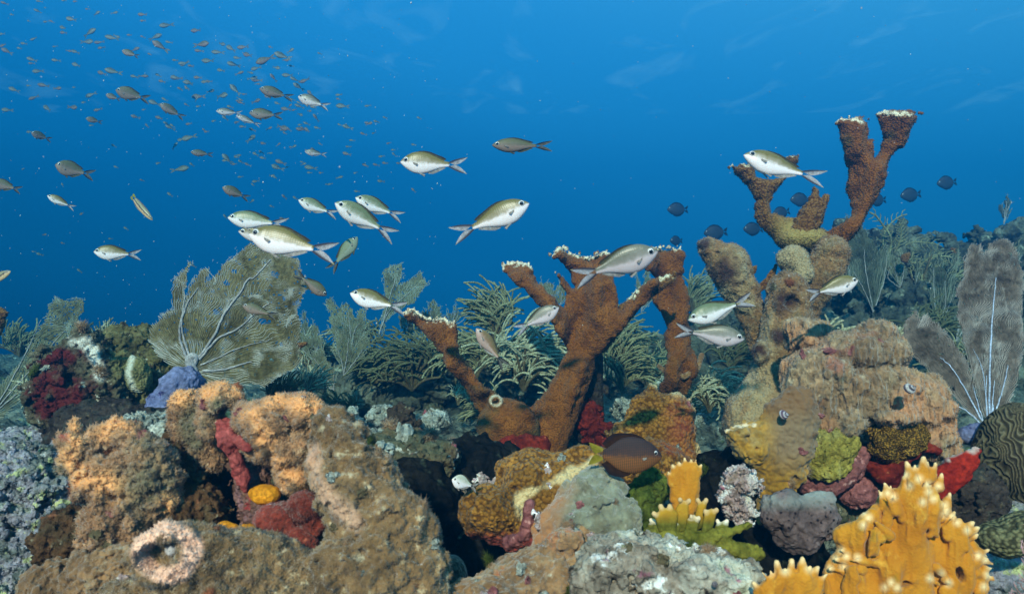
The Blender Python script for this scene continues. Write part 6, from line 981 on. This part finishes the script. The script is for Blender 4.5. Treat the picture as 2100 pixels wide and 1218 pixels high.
# ------------------------------------------------------------------ the distant school
def tiny(lookm, bend):
    V, (Q, T), mk = fish_body(CHROMIS, 12, 8); tv, tf, tm = tailfin(CHROMIS['x0'] - CHROMIS['L'], .036, .26, .11, .3); tm = tm * np.array([.0, 0, 0]); tm[:, 0] = .7
    V = bendv(np.concatenate([V, tv]), bend); me = mesh_from(V, [Q, T, tf[0] + len(V) - len(tv)], np.concatenate([mk, tm]), name='school_fish'); me.materials.append(lookm); return me
TM = [tiny(LOOKS['school'][0], b) for b in (0, .4)] + [tiny(LOOKS['dull'][0], b) for b in (0, .4)]
Z1 = [(40, 30, 60), (330, 15, 50), (535, 8, 40), (630, 15, 50), (315, 95, 60), (380, 68, 30), (730, 78, 40), (800, 115, 75), (950, 110, 60), (1190, 125, 75), (1190, 175, 45), (600, 165, 90), (385, 182, 45), (435, 184, 45), (240, 178, 35), (530, 235, 80), (530, 275, 70), (740, 275, 120), (720, 350, 110), (830, 355, 80), (845, 400, 60), (940, 320, 120), (970, 305, 60), (1080, 295, 50), (1390, 212, 110), (1290, 310, 110), (1340, 390, 140), (285, 325, 70), (200, 365, 60), (30, 380, 70), (60, 430, 90), (165, 405, 45), (630, 435, 80), (570, 425, 50), (470, 505, 70), (270, 500, 80), (265, 530, 50), (640, 545, 80), (320, 595, 85), (1120, 415, 80), (850, 612, 80), (950, 600, 130), (1120, 640, 70), (1190, 635, 80), (1320, 630, 50), (1460, 650, 80), (1350, 680, 60), (1560, 695, 70), (120, 750, 100), (370, 715, 100), (475, 738, 70), (620, 730, 40), (240, 715, 40), (285, 815, 80), (65, 918, 85), (400, 908, 95), (600, 895, 100), (700, 855, 50), (760, 790, 90), (820, 915, 70), (1130, 975, 70), (1200, 915, 40), (760, 1045, 45), (1330, 985, 80), (1420, 1065, 80), (250, 1100, 60), (1225, 1050, 50), (1460, 505, 50), (1540, 530, 80), (1590, 550, 50), (1500, 740, 40), (1560, 740, 40), (1290, 860, 95), (1250, 455, 45), (15, 285, 50), (1410, 355, 60), (1190, 310, 40), (460, 390, 40), (100, 125, 40)]
Z2 = [(180, 215, 80), (210, 310, 110), (350, 305, 70), (420, 340, 80), (505, 330, 80), (330, 365, 90), (265, 425, 100), (200, 355, 60), (465, 405, 55), (440, 450, 85), (540, 385, 80), (660, 415, 130), (780, 393, 110), (830, 355, 55), (695, 330, 35), (595, 475, 70), (550, 505, 50), (475, 510, 60), (730, 470, 60), (565, 545, 70), (600, 560, 70), (715, 543, 65), (815, 525, 85), (865, 555, 70), (935, 560, 85), (890, 605, 80), (90, 440, 70), (140, 460, 45), (35, 420, 40), (350, 490, 60), (45, 545, 80), (190, 540, 60), (130, 578, 80), (240, 570, 60), (115, 615, 45), (275, 635, 60), (450, 628, 95), (195, 672, 90), (350, 665, 95), (65, 620, 40), (490, 715, 60), (590, 705, 75), (195, 740, 40), (895, 740, 65), (805, 760, 75), (1195, 738, 90), (895, 795, 50), (1010, 820, 60), (1170, 660, 50), (945, 860, 50), (770, 885, 90), (910, 900, 75), (1020, 890, 50), (555, 965, 75), (645, 997, 50), (130, 955, 100), (75, 970, 60), (250, 915, 40), (25, 1015, 60), (395, 1105, 85), (445, 1140, 40), (765, 1128, 75), (745, 1165, 85), (975, 1165, 85), (1225, 1070, 60), (850, 1020, 50), (920, 1140, 40), (1375, 860, 50), (1230, 885, 70), (60, 1175, 120), (970, 650, 60)]
SM = [(x / 4.06, y / 4.06, l / 4.06) for x, y, l in Z1] + [(350 + x / 3.384, y / 3.384, l / 3.384) for x, y, l in Z2]
for i in range(95):                                   # the fading lower right edge of the school
    t = r_.random(); SM.append((r_.normal(480 + 260 * t, 110), r_.normal(260 + 60 * t, 65), r_.uniform(9, 15)))
for i in range(24): SM.append((r_.uniform(20, 620), r_.uniform(330, 560), r_.uniform(8, 14)))
for i, (x, y, l) in enumerate(SM):
    if y < -5 or not -10 < x < 900: continue
    dark = (i * 7) % 10 < 4; ang = r_.normal(12, 16); yaw = r_.uniform(-.5, .8); flip = r_.random() < .16; D = float(np.clip(.095 * FP / l, 2.6, 5.3)) * (1.0 if y > 60 else .93); D += r_.uniform(-.2, .2)
    L = l * D / FP * 1.12; o = bpy.data.objects.new('school_fish', TM[(2 if dark else 0) + i % 2]); COL.objects.link(o)
    f = Vector((-math.cos(R(ang)) * (-1 if flip else 1), -.55 * yaw, math.sin(R(ang)))).normalized(); up = (Vector((0, 0, 1)) - f * f.z).normalized()
    M = Matrix((f, up.cross(f), up)).transposed(); o.matrix_basis = Matrix.Translation(P(x, y, D)) @ M.to_4x4() @ Matrix.Diagonal((L, L, L * r_.uniform(.95, 1.2), 1))
    tag(o, 'tiny dusky fish of the distant school in the upper left water' if dark else 'tiny pale green fish of the distant school in the upper left water', 'fish', 'distant school of small fish')

# ------------------------------------------------------------------ drifting specks and the water itself
n = 420; px = np.where(r_.random(n) < .6, r_.uniform(0, 900, n), r_.uniform(0, 2100, n)); py = r_.uniform(0, 680, n); D = r_.uniform(.7, 3.2, n); C = np.stack([(px - CX) / FP * D, D, -(py - CY) / FP * D], 1)
s = r_.uniform(.35, .95, (n, 1)) * (D / FP)[:, None] * np.where(r_.random((n, 1)) < .08, 1.8, 1); ov = np.array([(1, 0, 0), (-1, 0, 0), (0, 1, 0), (0, -1, 0), (0, 0, 1.7), (0, 0, -1.7)])
V = (C[:, None] + ov[None] * s[:, None]).reshape(-1, 3); tf = np.array([(0, 2, 4), (2, 1, 4), (1, 3, 4), (3, 0, 4), (2, 0, 5), (1, 2, 5), (3, 1, 5), (0, 3, 5)]); T = (np.arange(n)[:, None, None] * 6 + tf[None]).reshape(-1, 3)
tag(obj('drifting_specks', V, [T], SPECKM, loc=(0, 2, 0)), 'white specks of plankton drifting in the blue water', 'plankton', kind='stuff')
hm = bpy.data.materials.new('haze'); hm.use_nodes = True; t = hm.node_tree; t.nodes.remove(t.nodes['Principled BSDF']); pv = t.nodes.new('ShaderNodeVolumePrincipled')
pv.inputs['Color'].default_value = (*HAZE_COLOR, 1); pv.inputs['Anisotropy'].default_value = HAZE_G; pv.inputs['Density'].default_value = HAZE_DENSITY; pv.inputs['Absorption Color'].default_value = (*HAZE_ABS, 1); t.links.new(pv.outputs['Volume'], t.nodes['Material Output'].inputs['Volume'])
x0, x1, y0, y1, z0, z1 = -19, 19, -1.2, 14, -4.6, 2.5
V = [(x, y, z) for x in (x0, x1) for y in (y0, y1) for z in (z0, z1)]; Q = [(0, 1, 3, 2), (4, 6, 7, 5), (0, 4, 5, 1), (2, 3, 7, 6), (0, 2, 6, 4), (1, 5, 7, 3)]
hz = obj('haze', V, [np.array(Q)], hm, loc=(0, 6, 0), smooth=False); hz.display_type = 'WIRE'; tag(hz, 'blue sea water filling the whole scene', 'water', kind='stuff')
